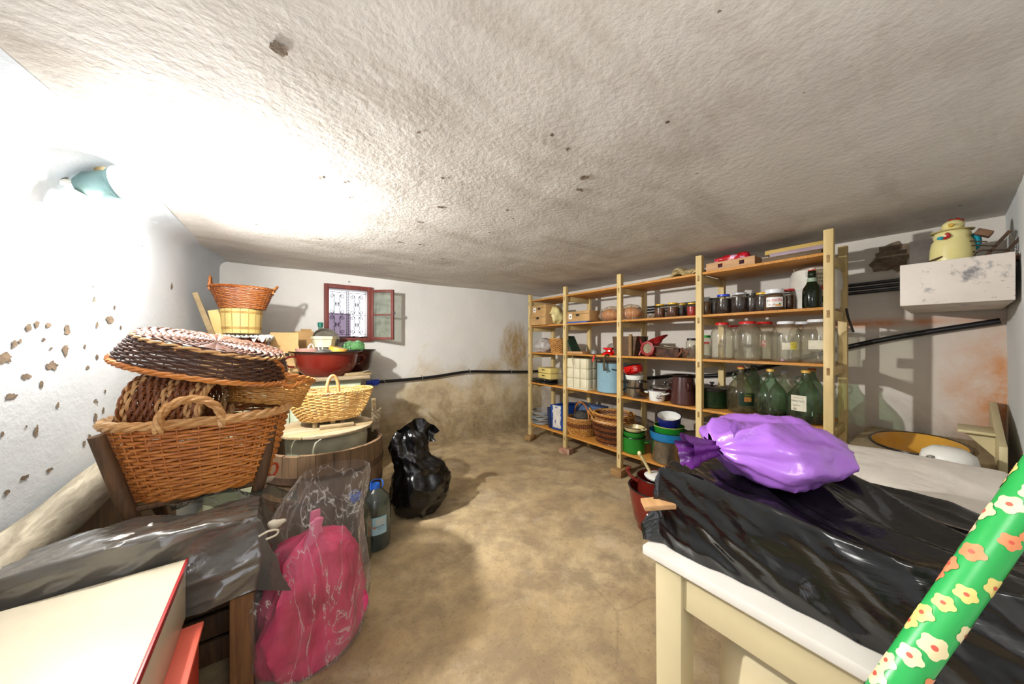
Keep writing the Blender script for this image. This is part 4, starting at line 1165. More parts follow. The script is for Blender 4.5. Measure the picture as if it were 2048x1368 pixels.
def carton(label, loc, size, rz=0.0, slots=True, mt=None, sticker=True, name='cardboard_box'):
    t = thing(name, label, 'box', loc, rz)
    sx, sy, sz = size
    obj('carton', MB().box((0, 0, sz / 2), size), mt or m_card, t, bev=.002)
    # faces -X and +Y are in view
    obj('lid_seam', MB().box((-sx / 2 - .0005, 0, sz * .72), (.002, sy * .98, .003)), m_ink, t)
    if slots:
        obj('hand_hole', MB().box((-sx / 2 - .0005, -.01, sz * .62), (.003, .05, .026)), m_ink, t)
    if sticker:
        s_ = obj('sticker', MB().box((-sx / 2 - .001, sy * .28, sz * .52), (.002, .05, .06)), M('paper_white', '#dcdad2', rough=.7), t)
        obj('print', MB().box((-sx / 2 - .0024, sy * .28, sz * .5), (.001, .016, .014)), m_ink, s_)
    return t
def flop(name, label, loc, r, m, seed, k=.35, cat='bag', n=(30, 22), zs=1.0, group=None):
    rx, ry, rz_ = r
    def fn(p):
        q = Vector((p.x / rx, p.y / ry, p.z / rz_))
        d = noise.noise(q * 1.6 + Vector((seed, 0, 0))) * k + (noise.ridged_multi_fractal(q * 1.3 + Vector((0, seed, 0)), .9, 2, 4, 1, 2) - 1.1) * k * .5
        p2 = p * (1 + d)
        return Vector((p2.x, p2.y, max(-rz_ * .93, p2.z)))
    mb = MB().ball((0, 0, 0), r, *n).displace(fn).displace(lambda p: p + Vector((0, 0, rz_ * .93)))
    return tag(obj(name, mb, m, None, loc, smooth=70), label, cat, group)

# ================================================================== top shelf
p = on(1372, .10, 0)
rp = MB()
rr_ = random.Random(3)
for k in range(7):
    c = Vector((0, -.10 + .03 * k * .6, .018 + .012 * (k % 3)))
    rp.rope([(c.x + (.06 + .01 * k % 3) * math.cos(a + k), c.y + (.085 - .006 * k) * math.sin(a + k) + .03, c.z + .012 * math.sin(2 * a + k)) for a in [2 * PI * i / 16 for i in range(16)]], .0115, 3, closed=True, sub=4)
rp.rope([(0, .08, .02), (-.02, .15, .014), (-.02, .21, .014)], .0115, 3, sub=4)
tag(obj('rope_coil', rp, wick('jute', '#8d7a4e', '#c3b080'), None, p, smooth=60), 'coil of beige rope on the top shelf left of the fourth post', 'rope')
y1, y0 = yy(1413, SX + .03), yy(1510, SX + .03)
tt = thing('wooden_tray', 'shallow pale wooden crate with dark slots in its side on the top shelf', 'crate', (SX + .16, (y0 + y1) / 2, LV[0]), 0)
Lw = y1 - y0
m_palew = wood('reddish_pine', '#a87a4d', '#c79d6c', 1, 4, .6)
sl = [-.5, -.27, -.17, .12, .22, .5]
for a, b in ((-.5, -.30), (-.20, .14), (.24, .5)): obj('side_panel', MB().box((-.13, Lw * (a + b) / 2, .032), (.012, Lw * (b - a), .028)), m_palew, tt)
obj('side_panel', MB().box((-.13, 0, .009), (.012, Lw, .018)), m_palew, tt); obj('side_panel', MB().box((-.13, 0, .054), (.012, Lw, .016)), m_palew, tt)
obj('side_panel', MB().box((.13, 0, .031), (.012, Lw, .062)), m_palew, tt)
for s in (-1, 1): obj('end_panel', MB().box((0, s * (Lw / 2 - .006), .031), (.248, .012, .062)), m_palew, tt)
obj('bottom_panel', MB().box((0, 0, .004), (.248, Lw - .02, .008)), m_palew, tt)
p = Vector((SX + .14, yy(1468, SX + .14), LV[0] + .062))
t = NT('pink_red_bag'); t.set(color=t.ramp(t.noise(11, 3, .6), [(.38, '#b3121c'), (.46, '#cf2a3c'), (.5, '#d9a6c4'), (.62, '#e4d4d8')], 'CONSTANT'), rough=.3); t.bump(t.noise(18, 4), .4, .01)
flop('plastic_bag', 'crumpled red and pink plastic bag in the shallow crate on the top shelf', (p.x, p.y, LV[0] + .009), (.10, .12, .060), t.m, 3, .3)
y1, y0 = yy(1524, SX + .03), .49
for k, (m, z, ln, off, lab) in enumerate(((wood('dark_plank', '#4a3a26', '#71593a', 1, 4), 0, 1.0, 0, 'lowest dark board of the stack on the top shelf beside the nearest post'),
                                   (M('mauve_pipe', '#8f7a85', '#a5929a', 4, .6), .034, .9, .02, 'mauve plastic board in the middle of the stack on the top shelf'),
                                   (wood('yellow_plank', '#a98a3c', '#cdae60', 1, 4), .062, 1.0, 0, 'yellowish plank topmost of the stack on the top shelf'))):
    tag(obj('stacked_board', MB().box((0, 0, .015 if k != 1 else .013), (.20 - .03 * k, (y1 - y0) * ln, .03 if k != 1 else .026)), m, None, (SX + .125 + .015 * k, (y0 + y1) / 2 - off, LV[0] + z), bev=.002), lab, 'board')

# ================================================================== second shelf
carton('lower of two brown cardboard boxes in the far left bay of the shelving', on(1092, .10, 1) + Vector((-.03, 0, 0)), (.24, .31, .135), sticker=False)
carton('upper of two brown cardboard boxes, with a white sticker, in the far left bay', on(1090, .10, 1) + Vector((-.0, 0, .137)), (.22, .27, .115))
flop('yellow_bag', 'pale yellow plastic carrier bag with hand holes beside the stacked cardboard boxes', on(1110, .16, 1), (.10, .115, .125), bagplastic('pale_yellow_bag', '#d3c78b', .4, .5, 9), 5, .22)
tag(obj('blue_folder', MB().box((0, 0, .008), (.20, .30, .016)), M('blue_folder_paint', '#2c58a8', rough=.5), None, on(1165, .12, 1), bev=.002), 'flat blue folder under the cardboard box in the second bay', 'folder')
carton('brown cardboard box with a white sticker lying on the blue folder', on(1166, .13, 1) + Vector((0, 0, .017)), (.20, .36, .115))
m_bread = M('bread_crust', '#b8722c', '#d99a4a', 6, .6, bump=.2)
for k, (u, r) in enumerate(((1222, .085), (1262, .085))):
    q = on(u, .14, 1)
    lab = ('left', 'right')[k]
    tag(obj('bread_loaf', MB().ball((0, 0, .067), (.085, .105, .062), 22, 14), m_bread, None, (q.x, q.y, q.z + .004)), 'round orange loaf in the %s clear bag on the second shelf beside the third post' % lab, 'bread')
    flop('bread_bag', '%s clear plastic bag holding an orange loaf beside the third post' % lab, (q.x, q.y, q.z), (.105, .13, .082), film('bread_film', '#f0e8dc', .22, '#d6c8b4', .2), 11 + k * 4, .16)
jl = [(1320, .10, .045, .125, L_YEL, F_FIG, 'yellow lidded jar of brown fruit, leftmost on the second shelf of the third bay'),
      (1345, .09, .047, .125, L_YEL, F_FIG, 'yellow lidded jar of brown fruit, second from left in the third bay'),
      (1363, .16, .047, .12, L_YEL, F_PLUM, 'yellow lidded dark jar standing behind in the third bay'),
      (1376, .22, .05, .115, L_DRK, F_PLUM, 'dark lidded jar of plum preserve at the back of the third bay'),
      (1384, .09, .038, .11, L_YEL, F_RED, 'small jar of bright red jam with a yellow lid beside the fourth post'),
      (1411, .10, .042, .145, L_GRY, F_BRN, 'jar of brown preserve right beside the fourth post'),
      (1429, .17, .05, .14, L_DRK, F_PLUM, 'dark jar between the brown preserve and the blue lidded jar'),
      (1447, .085, .052, .15, L_BLU, F_PLUM, 'dark jar with a blue lid on the second shelf'),
      (1479, .085, .055, .15, L_GRY, F_PLUM, 'dark jar with a pale grey lid, right of the blue lidded jar'),
      (1505, .13, .05, .14, L_DRK, F_PLUM, 'dark jar with a dark lid, right of the grey lidded jar'),
      (1524, .085, .042, .135, L_YEL, F_PLUM, 'dark jar with a yellow lid just left of the hazelnut spread jar'),
      (1577, .16, .043, .15, L_RED, F_FIG, 'jar with a red lid standing behind the hazelnut spread jar')]
for u, dx, r, h, l, f, lab in jl: jar(lab, on(u, dx, 1), r, h, l, f, 1.0 if f is F_PLUM else .92, 'preserve jars on the second shelf')
# hazelnut spread jar
q = on(1549, .065, 1); a = face_cam(q.x, q.y)
hz = thing('spread_jar', 'hazelnut spread jar with white lid and printed white label', 'jar', q)
hz.scale = (1.17, 1.17, 1.0)
obj('glass', MB().lathe([(.045, 0), (.052, .01), (.053, .03), (.053, .085), (.049, .105), (.042, .118), (.042, .122)], 30), m_jarclean, hz)
obj('contents', MB().lathe([(.044, .004), (.050, .012), (.0505, .085), (.046, .104), (0, .104)], 26), M('cocoa_spread', '#3a2014', '#6a442c', 16, .4), hz)
obj('lid', MB().lathe([(.044, .117), (.045, .143), (.042, .146), (0, .146)], 28), L_WHT, hz)
lb = obj('label', patch(MB(), .0536, a - .78, a + .78, .022, .088, 16), M('label_white', '#dcdbd6', rough=.4), hz)
obj('lettering', round_text(MB(), 'n', .031, .0541, a, .068, x=-.029), M('print_black', '#15110f', rough=.4), lb)
obj('lettering', round_text(MB(), 'utella', .031, .0541, a, .068, x=.006), M('print_red', '#c81f1c', rough=.4), lb)
pr = lambda x, z, w_, h_: patch(MB(), .0542, a + (x - w_ / 2) / .054, a + (x + w_ / 2) / .054, z - h_ / 2, z + h_ / 2, 4)
obj('picture', pr(-.012, .038, .03, .013), M('print_brown', '#8a5a3a', '#d8cfc2', 60, .4), lb)
obj('picture', pr(.017, .033, .026, .010), M('print_orange', '#c9651c', '#dba42c', 80, .4), lb)
obj('picture', pr(.024, .042, .008, .010), M('print_green', '#2b7a34', rough=.4), lb)
# twine spool and green bottle
q = on(1630, .25, 1); a = face_cam(q.x, q.y)
m_tw = NT('white_twine'); m_tw.set(color=m_tw.ramp(m_tw.noise(6, 4), [(.3, '#c9c5ba'), (.7, '#e2dfd6')]), rough=.5)
m_tw.bump(m_tw.noise(12, 5, .6, m_tw.map((1, 1, 14), rot=(.25, .1, 0))), .7, .01); m_tw = m_tw.m
sp = thing('twine_spool', 'big white spool of baling twine with a printed label behind the green bottle', 'twine', q)
obj('twine_roll', MB().lathe([(.118, 0), (.125, .02), (.122, .12), (.128, .13), (.132, .17), (.130, .24), (.118, .265), (.07, .285), (.04, .288), (0, .28)], 40, fn=lambda a_, r, z: 1 + .02 * math.sin(a_ * 2 + z * 30)), m_tw, sp)
lb = obj('label', patch(MB(), .1345, a - .25, a + .62, .02, .25, 14), M('spool_paper', '#d3cbb2', rough=.6), sp)
mb = MB()
for k, s in enumerate(('POLIPROP', 'ALARO', 'ENTR', 'OVAR')): round_text(mb, s, .022, .1352, a + .10, .222 - k * .024)
round_text(mb, 'GROT', .026, .1352, a + .12, .10)
obj('lettering', mb, m_ink, lb)
obj('red_arc', patch(MB(), .1350, a - .1, a + .4, .12, .145, 8), L_RED, lb)
obj('green_band', patch(MB(), .1350, a - .2, a + .5, .04, .08, 8), M('spool_green', '#1f5c34', rough=.5), lb)
obj('loose_strand', MB().tube(path([(-.05, .09, .262), (-.06, .10, .285), (-.03, .09, .288), (0, .07, .283)], 5), .0015, 4), m_tw, sp)
q = on(1624, .075, 1)
gb_ = thing('swingtop_bottle', 'dark green swing top bottle with a red seal in front of the twine spool', 'bottle', q)
obj('glass', MB().lathe([(.045, 0), (.048, .01), (.048, .105), (.044, .13), (.03, .155), (.024, .17), (.022, .195), (.019, .20), (.022, .205), (.021, .235), (.018, .243)], 30), m_bottlegreen, gb_)
obj('contents', MB().lathe([(.042, .004), (.046, .012), (.046, .105), (.042, .128), (.028, .153), (0, .153)], 26), M('dark_wine', '#0a120a', rough=.3), gb_)
obj('stopper', MB().lathe([(.017, .243), (.018, .252), (.014, .258), (0, .26)], 20), M('porcelain', '#d8d4cc', rough=.3), gb_)
obj('seal', MB().lathe([(.0185, .240), (.0195, .246), (.0185, .248)], 20, cap0=False, cap1=False), L_RED, gb_)
obj('neck_foil', MB().lathe([(.0255, .170), (.0232, .195), (.0228, .195), (.0248, .170)], 24, ring=True), M('neck_label', '#8ea08c', rough=.5), gb_)
obj('wire_bail', MB().tube(path([(0, -.022, .205), (.01, -.032, .22), (.005, -.026, .245), (0, -.012, .258), (0, .012, .258), (.005, .026, .245), (.01, .032, .22), (0, .022, .205)], 4), .0013, 5), m_clip, gb_)
q = on(1672, .30, 1)
pot('brownish pink plastic bucket on the second shelf behind the nearest post', (SX + .33, .545, LV[1]), .062, .24, M('pinkish_plastic', '#9d7262', '#ab8272', 4, .5), None, None, 'bucket', cat='bucket')
tag(obj('hanging_strap', MB().tube(path([(0, 0, 0), (-.004, -.01, -.06), (-.01, -.02, -.10), (-.004, -.035, -.16)], 5), .006, 6), M('black_strap', '#15130f', rough=.6), None, (SX + .39, .455 - .022, 1.525)), 'black strap hanging from the rail at the near end of the shelving', 'strap')

# ================================================================== third shelf
flop('plastic_sack', 'greyish white plastic bag bundle on the third shelf of the far left bay', on(1089, .13, 2), (.12, .125, .095), bagplastic('grey_white_bag', '#a9a29c', .4, .5, 8), 8, .25)
q = on(1117, .10, 2)
tb = thing('small_basket', 'small brown wicker basket beside the grey plastic bag in the far left bay', 'basket', (q.x + .02, q.y + .03, q.z))
basket(tb, .10, .10, .07, .07, .17, 14, 22, W_GOLD, rim=.008)
# washboard like green plank leaning
wbd = thing('ribbed_board', 'dark green ribbed board hinged to a wooden base on the third shelf', 'board', on(1156, .10, 2), 0)
obj('base', MB().box((0, -.02, .014), (.16, .23, .028)), m_palew, wbd, bev=.003)
g = MB().box((0, 0, .105), (.15, .012, .21))
for k in range(12): g.box((0, -.008, .015 + k * .017), (.14, .006, .006))
obj('ribbed_panel', g, M('dark_green_rib', '#233a2c', '#38523f', 12, .5), wbd, (0, .085, .02), (math.radians(-33), 0, 0))
bpy.data.objects['ribbed_panel'].rotation_euler = (math.radians(-30), 0, 0)
bpy.data.objects['ribbed_panel'].location = (0, .03, .022)
tag(obj('thin_cord', MB().tube(path([(0, 0, .005), (-.01, 0, -.03), (-.008, -.004, -.10), (-.012, -.03, -.125)], 5), .0025, 5), m_greywood, None, (SX - .012, yy(1147, SX), LV[2])), 'thin cord hanging from the third shelf in front of the white crate', 'cord')
pan('steel_strainer', 'small dark steel ladle bowl beside the green ribbed board', on(1190, .10, 2) + Vector((0, 0, .04)), .045, .045, m_alu, 1.1, (PI, .25, 0))
tag(obj('red_plastic_toy', MB().lathe([(.07, 0), (.075, .02), (.03, .035), (.028, .05), (.06, .06), (.062, .075), (0, .08)], 10, fn=lambda a, r, z: 1 + .18 * math.sin(5 * a + z * 30)).ball((.0, -.09, .03), (.04, .06, .028), 12, 8), M('bright_red_plastic', '#d01713', rough=.25), None, on(1218, .09, 2), (0, 0, .4), smooth=25), 'bright red folded plastic thing on the third shelf left of the third post', 'plastic')
flop('clear_wrap', 'crumpled clear plastic wrap behind the bright red plastic', on(1228, .27, 2), (.08, .09, .06), film('wrap_film', '#e6e4e0', .3, '#bdb7ae', .2), 15, .3)
tag(obj('dark_ribbon', MB().tube(path([(.0, -.02, .003), (-.03, -.015, .004), (-.034, 0, -.02), (-.03, .012, -.08), (-.03, .006, -.13), (-.03, -.01, -.15)], 5), .010, 6, flat=(1, 0, 0)).tube(path([(-.034, 0, -.03), (-.035, .02, -.09), (-.034, .012, -.16)], 5), .007, 6), M('olive_ribbon', '#2c2614', '#4a4020', 20, .6), None, (SX + .002, yy(1214, SX), LV[2])), 'dark olive ribbon hanging over the shelf edge above the blue pot', 'ribbon')
tag(obj('red_ribbon', MB().box((0, 0, -.035), (.003, .018, .075), rot=(.35, 0, 0)), M('ribbon_red', '#c8322c', rough=.5), None, (SX - .008, yy(1188, SX), LV[2] + .0)), 'narrow red ribbon hanging over the shelf edge above the white crate', 'ribbon')
# brown wooden hopper
hb = thing('wooden_hopper', 'dark brown wooden hopper box with sloping ends on the third shelf', 'box', (SX + .12, yy(1256, SX + .10), LV[2]))
m_dkb = wood('dark_brown_board', '#3c2612', '#61431f', 1, 4, .55)
for x in (-.09, .09): obj('side_panel', MB().prism([(-.11, 0), (.11, 0), (.13, .19), (-.14, .19)], .014).xform(Matrix.Translation((x, 0, 0)) @ Euler((PI / 2, 0, PI / 2)).to_matrix().to_4x4()), m_dkb, hb)
obj('end_panel', MB().box((0, .118, .095), (.17, .014, .19), rot=(-.12, 0, 0)), m_dkb, hb); obj('end_panel', MB().box((0, -.112, .095), (.17, .014, .19), rot=(.08, 0, 0)), m_dkb, hb)
obj('batten', MB().box((-.105, -.085, .105), (.016, .03, .21)), wood('batten_wood', '#71532c', '#8f6d3c', 2, 4), hb)
# red hand grinder
gr = thing('hand_grinder', 'old red cast iron mincer with an octagonal perforated plate', 'mincer', (SX + .10, yy(1300, SX + .10), LV[2] + .0))
m_redi = paint('red_iron', '#8a1c1a', '#2b1512', .34, .4)
X8 = Euler((0, -PI / 2, 0)).to_matrix().to_4x4()
obj('grinder_body', MB().lathe([(.045, -.10), (.05, -.02), (.062, .0), (.062, .03), (.048, .035)], 24, c=(0, 0, 0)).xform(Matrix.Translation((0, 0, .075)) @ X8), m_redi, gr)
obj('ring', MB().lathe([(.046, .028), (.07, .024), (.07, .05), (.046, .052)], 8, ring=True).xform(Matrix.Translation((0, 0, .075)) @ X8), m_redi, gr, smooth=0)
g = MB().lathe([(.047, .036), (.047, .041), (0, .041)], 24)
plate = obj('perforated_plate', g.xform(Matrix.Translation((0, 0, .075)) @ X8), M('cut_steel', '#b5a888', '#857a60', 20, .5, .4), gr)
g = MB()
for i in range(-5, 6):
    for j in range(-5, 6):
        x, y = (i + .5 * (j % 2)) * .0085, j * .0078
        if math.hypot(x, y) < .042: g.lathe([(.0027, .0412), (.0027, .0419), (0, .0419)], 6, c=(x, y, 0))
obj('holes', g.xform(Matrix.Translation((0, 0, .075)) @ X8), m_rimdk, plate, stuff=True, smooth=0)
obj('hopper', MB().lathe([(.03, .12), (.035, .14), (.07, .165), (.072, .17)], 20, cap1=False, c=(.04, -.05, 0), sy=1.3).displace(lambda p: p + Vector((0, 0, -.35 * (p.y + .05)))), m_redi, gr)
obj('clamp_leg', MB().tube(path([(.02, .05, .08), (.0, .085, .12), (-.01, .10, .17), (-.015, .115, .185)], 5), .010, 8).tube(path([(0, .055, .07), (-.01, .085, .05), (-.015, .10, .008)], 5), .009, 8), m_redi, gr)
obj('foot', MB().box((.03, 0, .012), (.05, .05, .024)), m_redi, gr, bev=.004)
obj('neck', MB().tube([(.04, -.03, .10), (.04, -.045, .15)], .028, 12), m_redi, gr)
# iron plane and white block
ir = thing('iron_tool', 'rusty brown wood and iron tool lying right of the red mincer', 'tool', (SX + .09, yy(1345, SX + .09), LV[2]))
m_rust = M('rusty_iron', '#2e1d16', '#5a3a28', 20, .75, .3, bump=.3)
obj('tool_body', MB().box((0, .03, .04), (.07, .20, .08)), m_rust, ir, bev=.006)
obj('top_board', MB().box((.0, .06, .086), (.09, .19, .012), rot=(.12, 0, 0)), m_dkb, ir, bev=.003)
for k in range(2): obj('crank_arm', MB().tube(path([(-.03, -.06 - .06 * k, .015), (-.05, -.10 - .05 * k, .05), (-.03, -.10 - .06 * k, .08), (-.02, -.15 - .03 * k, .03)], 5), .009, 8), M('brown_iron', '#5e3524', '#7a4a34', 20, .6), ir)
tag(obj('white_block', MB().box((0, 0, .045), (.12, .20, .07), rot=(.28, 0, 0)).box((0, 0, .012), (.10, .12, .024)), M('ivory_board', '#c2bb9c', '#d3ccb0', 4, .6), None, (SX + .27, yy(1352, SX + .27), LV[2]), (0, 0, 0), bev=.003), 'ivory coloured block tilted behind the rusty tool on the third shelf', 'block')
jar('small empty clear jar with a dark lid left of the fourth post', on(1383, .08, 2), .042, .165, L_DRK, None)
jar('small empty clear jar with a green lid right of the fourth post', on(1410, .17, 2), .05, .19, L_GRN, None)
jar('small empty clear jar with a red lid in front of the green lidded jar', on(1410, .075, 2), .038, .135, L_RED, None)
BJ = 'big empty jars on the third shelf'
for u, dx, r, h, l, lab in ((1444, .10, .076, .285, L_RED, 'big empty glass jar with a red lid, leftmost of the big jars'),
                            (1495, .095, .086, .285, L_RED, 'big empty glass jar with a red lid, second of the big jars in front'),
                            (1470, .30, .075, .27, L_RED, 'big empty red lidded jar behind and between the two front red lidded jars'),
                            (1529, .26, .08, .285, L_RED, 'big empty glass jar with a red lid, behind right of the second big jar'),
                            (1572, .10, .080, .275, L_WHT, 'big empty glass jar with a white lid and a yellow sticker'),
                            (1606, .33, .08, .28, L_WHT, 'big empty glass jar with a white lid standing at the back between two others'),
                            (1637, .10, .090, .28, L_WHT, 'big wide glass jar with a white lid and torn label beside the nearest post')):
    jj = jar(lab, on(u, dx, 2), r, h, l, None, group=BJ, big=True, neck=.57)
    a = face_cam(jj.location.x, jj.location.y)
    if 'yellow sticker' in lab:
        obj('label', patch(MB(), r + .0012, a - .25, a + .95, .085, .13, 8), M('torn_label', '#b9b29c', '#d0cab5', 20, .7), jj)
        obj('sticker', patch(MB(), r + .002, a + .28, a + .72, .085, .135, 5), M('yellow_sticker', '#b3a02a', '#cfc258', 40, .5), jj)
        obj('petal', MB().ball((-r * .9, 0, .014), (.008, .012, .006), 8, 6), M('mauve_petal', '#b98ab8', rough=.5), jj)
    if 'torn label' in lab: obj('label', patch(MB(), r + .0012, a - .55, a + .75, .09, .145, 8), MATS['torn_label'], jj)
    if 'behind right' in lab: obj('label', patch(MB(), r + .0012, a - .35, a + .1, .10, .15, 4), M('red_white_label', '#b4504e', '#d4c7bd', 50, .5), jj)

# ================================================================== fourth shelf
m_ybox = M('yellow_plastic_box', '#c9b264', '#d8c47c', 3, .5)
for k, lab in enumerate(('lower of two yellow storage cartons on the dark trays in the far left bay', 'upper of two yellow storage cartons in the far left bay')):
    t = thing('yellow_carton', lab, 'box', (SX + .13, yy(1098, SX + .12), LV[3] + .062 + k * .072), -.12)
    obj('carton', MB().box((0, 0, .034), (.17, .27, .066)), m_ybox, t, bev=.004)
    obj('slot', MB().box((-.0855, .02, .04), (.003, .06, .012)), m_rimdk, t)
for k, lab in enumerate(('lower black plastic tray in the far left bay', 'upper black plastic tray under the yellow cartons')):
    t = thing('black_tray', lab, 'tray', (SX + .15, yy(1097, SX + .14), LV[3] + k * .032), .06 * (k - .5))
    obj('tray_body', MB().box((0, 0, .014), (.26, .38 - .04 * k, .026), taper=1.06), M('black_plastic', '#121214', rough=.35), t, bev=.006)
    for y in (-.06, .06): obj('stud', MB().ball((-.135, y, .016), .006, 8, 6), m_alu, t)
jar('greenish plastic jar beside the second post on the fourth shelf', on(1124, .11, 3), .055, .235, None, None, big=True)
bpy.data.objects['glass_jar'].location  # keep order
# ribbed white crate
wc = thing('plastic_crate', 'tall off white plastic crate with square ribbed panels', 'crate', (SX + .145, (yy(1137, SX + .03) + yy(1172, SX + .02)) / 2 - .0, LV[3]), 0)
m_wp = M('offwhite_plastic', '#cfc7a8', '#ded7bd', 4, .5)
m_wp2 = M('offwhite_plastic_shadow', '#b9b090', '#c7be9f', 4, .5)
cw_, cd_, ch_ = .30, .24, .345
yc = 0
obj('crate_body', MB().box((0, 0, ch_ / 2), (cd_ - .012, cw_ - .012, ch_)), m_wp2, wc)
for r in range(3):
    for c in range(3):
        z = .012 + (r + .5) * (ch_ - .012) / 3
        obj('panel', MB().box((-cd_ / 2, (c - 1) * (cw_ / 3), z), (.014, cw_ / 3 - .010, ch_ / 3 - .012)), m_wp, wc, bev=.002)
        obj('panel', MB().box(((c - 1) * (cd_ / 3), -cw_ / 2, z), (cd_ / 3 - .010, .014, ch_ / 3 - .012)), m_wp, wc, bev=.002)
obj('base', MB().box((0, 0, .007), (cd_ + .02, cw_ + .02, .014)), m_wp, wc, bev=.003)
m_ltblue = paint('pale_blue_enamel', '#86a9b8', '#3a3a3a', .22, .25)
q = on(1224, .17, 3)
bp_ = pot('large pale blue enamel stock pot beside the third post', (q.x, q.y, q.z), .155, .315, m_ltblue, m_rimdk, None, 'stock_pot', rz=0)
obj('lid', MB().lathe([(.165, .316), (.165, .322), (.1, .328), (0, .33)], 36), M('dark_board_lid', '#3c3026', '#57483a', 8, .6), bp_)
a = face_cam(q.x, q.y)
obj('handle', MB().tube(path([(.155 * math.cos(a + .55), .155 * math.sin(a + .55), .255), (.185 * math.cos(a + .45), .185 * math.sin(a + .45), .25), (.185 * math.cos(a + .1), .185 * math.sin(a + .1), .25), (.155 * math.cos(a), .155 * math.sin(a), .255)], 5), .006, 8), m_rimdk, bp_)
# pot tower
q = on(1269, .115, 3)
m_steel = M('brushed_steel', '#b8b6b0', '#8f8c86', 12, .22, .95)
pot('lowest steel pot of the pot tower with black handles, right of the third post', q, .085, .085, m_steel, None, 'side', 'steel_pot', m_rimdk, rz=.5)
pot('second steel pot with a black handle stacked in the pot tower', q + Vector((0, 0, .088)), .080, .075, m_steel, None, 'side', 'steel_pot', m_rimdk, rz=1.0)
pan('enamel_dish', 'white enamel dish stacked on the steel pots under the red colander', q + Vector((0, 0, .165)), .075, .045, m_white_en, 1.15)
rc_ = thing('red_colander', 'red enamel pot with white dots tilted on top of the pot tower', 'pot', q + Vector((0, 0, .217)), rot=(math.radians(-14), 0, 0))
obj('pot_body', MB().lathe([(.06, 0), (.085, .02), (.09, .075), (.094, .08), (.088, .08), (.083, .025), (0, .01)], 32), M('bright_red_enamel', '#c4110f', rough=.18), rc_)
g = MB()
for a0 in (PI - .95, PI + .75):
    for i in range(-1, 2):
        for j in range(3):
            a = a0 + i * .13 + (j % 2) * .06; z = .032 + j * .015; rr0 = .0872 + (z - .02) * .09
            c = Vector((rr0 * math.cos(a), rr0 * math.sin(a), z))
            g.ball(c, .0042, 8, 6)
obj('white_dots', g, M('dot_white', '#e6e0da', rough=.4), rc_, stuff=True)
obj('dark_lid', MB().lathe([(.089, .079), (.08, .088), (.03, .098), (0, .098)], 28), m_rimdk, rc_)
obj('handle', MB().tube(path([(-.087, -.02, .05), (-.105, -.02, .035), (-.105, .03, .03), (-.087, .03, .05)], 5), .005, 6), bpy.data.materials['bright_red_enamel'], rc_)
tag(obj('metal_disc', MB().lathe([(.065, 0), (.065, .004), (.06, .006), (0, .007)], 28), M('brown_lid_metal', '#4a3526', '#5c4432', 12, .6), None, (SX + .075, yy(1279, SX + .07), LV[3])), 'flat dark brown lid lying on the fourth shelf in front of the pot tower', 'disc')
q = on(1330, .22, 3)
pot('wide dark red pot with a steel lid behind the small white enamel pot', q, .125, .10, m_endk, None, None, 'lidded_pot', lid=m_steel)
pan('upturned_bowl', 'steel bowl lying upside down behind the brown enamel jug', on(1362, .33, 3) + Vector((0, 0, .19)), .10, .04, m_steel, 1.1, (PI, 0, 0))
tag(obj('dark_pot', MB().lathe([(.09, 0), (.10, .015), (.10, .15), (0, .15)], 24), m_endk, None, on(1362, .33, 3)), 'dark red pot at the back under the upturned steel bowl', 'pot')
q = on(1314, .075, 3)
wp_ = pot('small white enamel pot with a flower print and two handles on the fourth shelf', q, .065, .095, m_white_en, M('grey_rim', '#6f7478', rough=.3), 'side', 'flower_pot', flare=1.06)
a = face_cam(q.x, q.y); g = MB(); rf = random.Random(4)
for k in range(16): g.lathe([(.0045, 0), (0, .0004)], 6, c=(0, 0, 0)).v
g = MB()
for k in range(18):
    aa = a + rf.uniform(-.1, .55); z = .025 + rf.uniform(0, .032); rr0 = .0665 + z * .04
    g.ball((rr0 * math.cos(aa), rr0 * math.sin(aa), z), (.0028, .0042, .0042), 7, 5)
obj('flower_print', g, M('print_rust', '#7a3c2c', '#3a3a44', 60, .5), wp_, stuff=True)
q = on(1367, .115, 3)
m_brn = paint('brown_enamel', '#452420', '#1c1110', .24, .22)
jg = thing('enamel_jug', 'tall brown enamel jug narrowing upwards beside the fourth post', 'jug', q)
obj('jug_body', MB().lathe([(.098, 0), (.105, .01), (.10, .05), (.082, .235), (.090, .245), (.084, .245), (.076, .23), (0, .2)], 36), m_brn, jg)
obj('rim', MB().lathe([(.082, .232), (.094, .246), (.090, .252), (.078, .245)], 36, ring=True), m_rimdk, jg)
a = face_cam(q.x, q.y)
obj('handle', MB().tube(path([(.088 * math.cos(a + .3), .088 * math.sin(a + .3), .19), (.115 * math.cos(a + .3), .115 * math.sin(a + .3), .18), (.115 * math.cos(a + .3), .115 * math.sin(a + .3), .14), (.093 * math.cos(a + .3), .093 * math.sin(a + .3), .13)], 5), .009, 8), m_brn, jg)
q = on(1424, .20, 3)
pot('wide dark green enamel pot right of the fourth post on the fourth shelf', (q.x, q.y, q.z), .13, .14, M('dark_green_enamel', '#0d2411', '#123018', 5, .25), m_rimdk, 'side', 'green_pot', lid=m_rimdk)
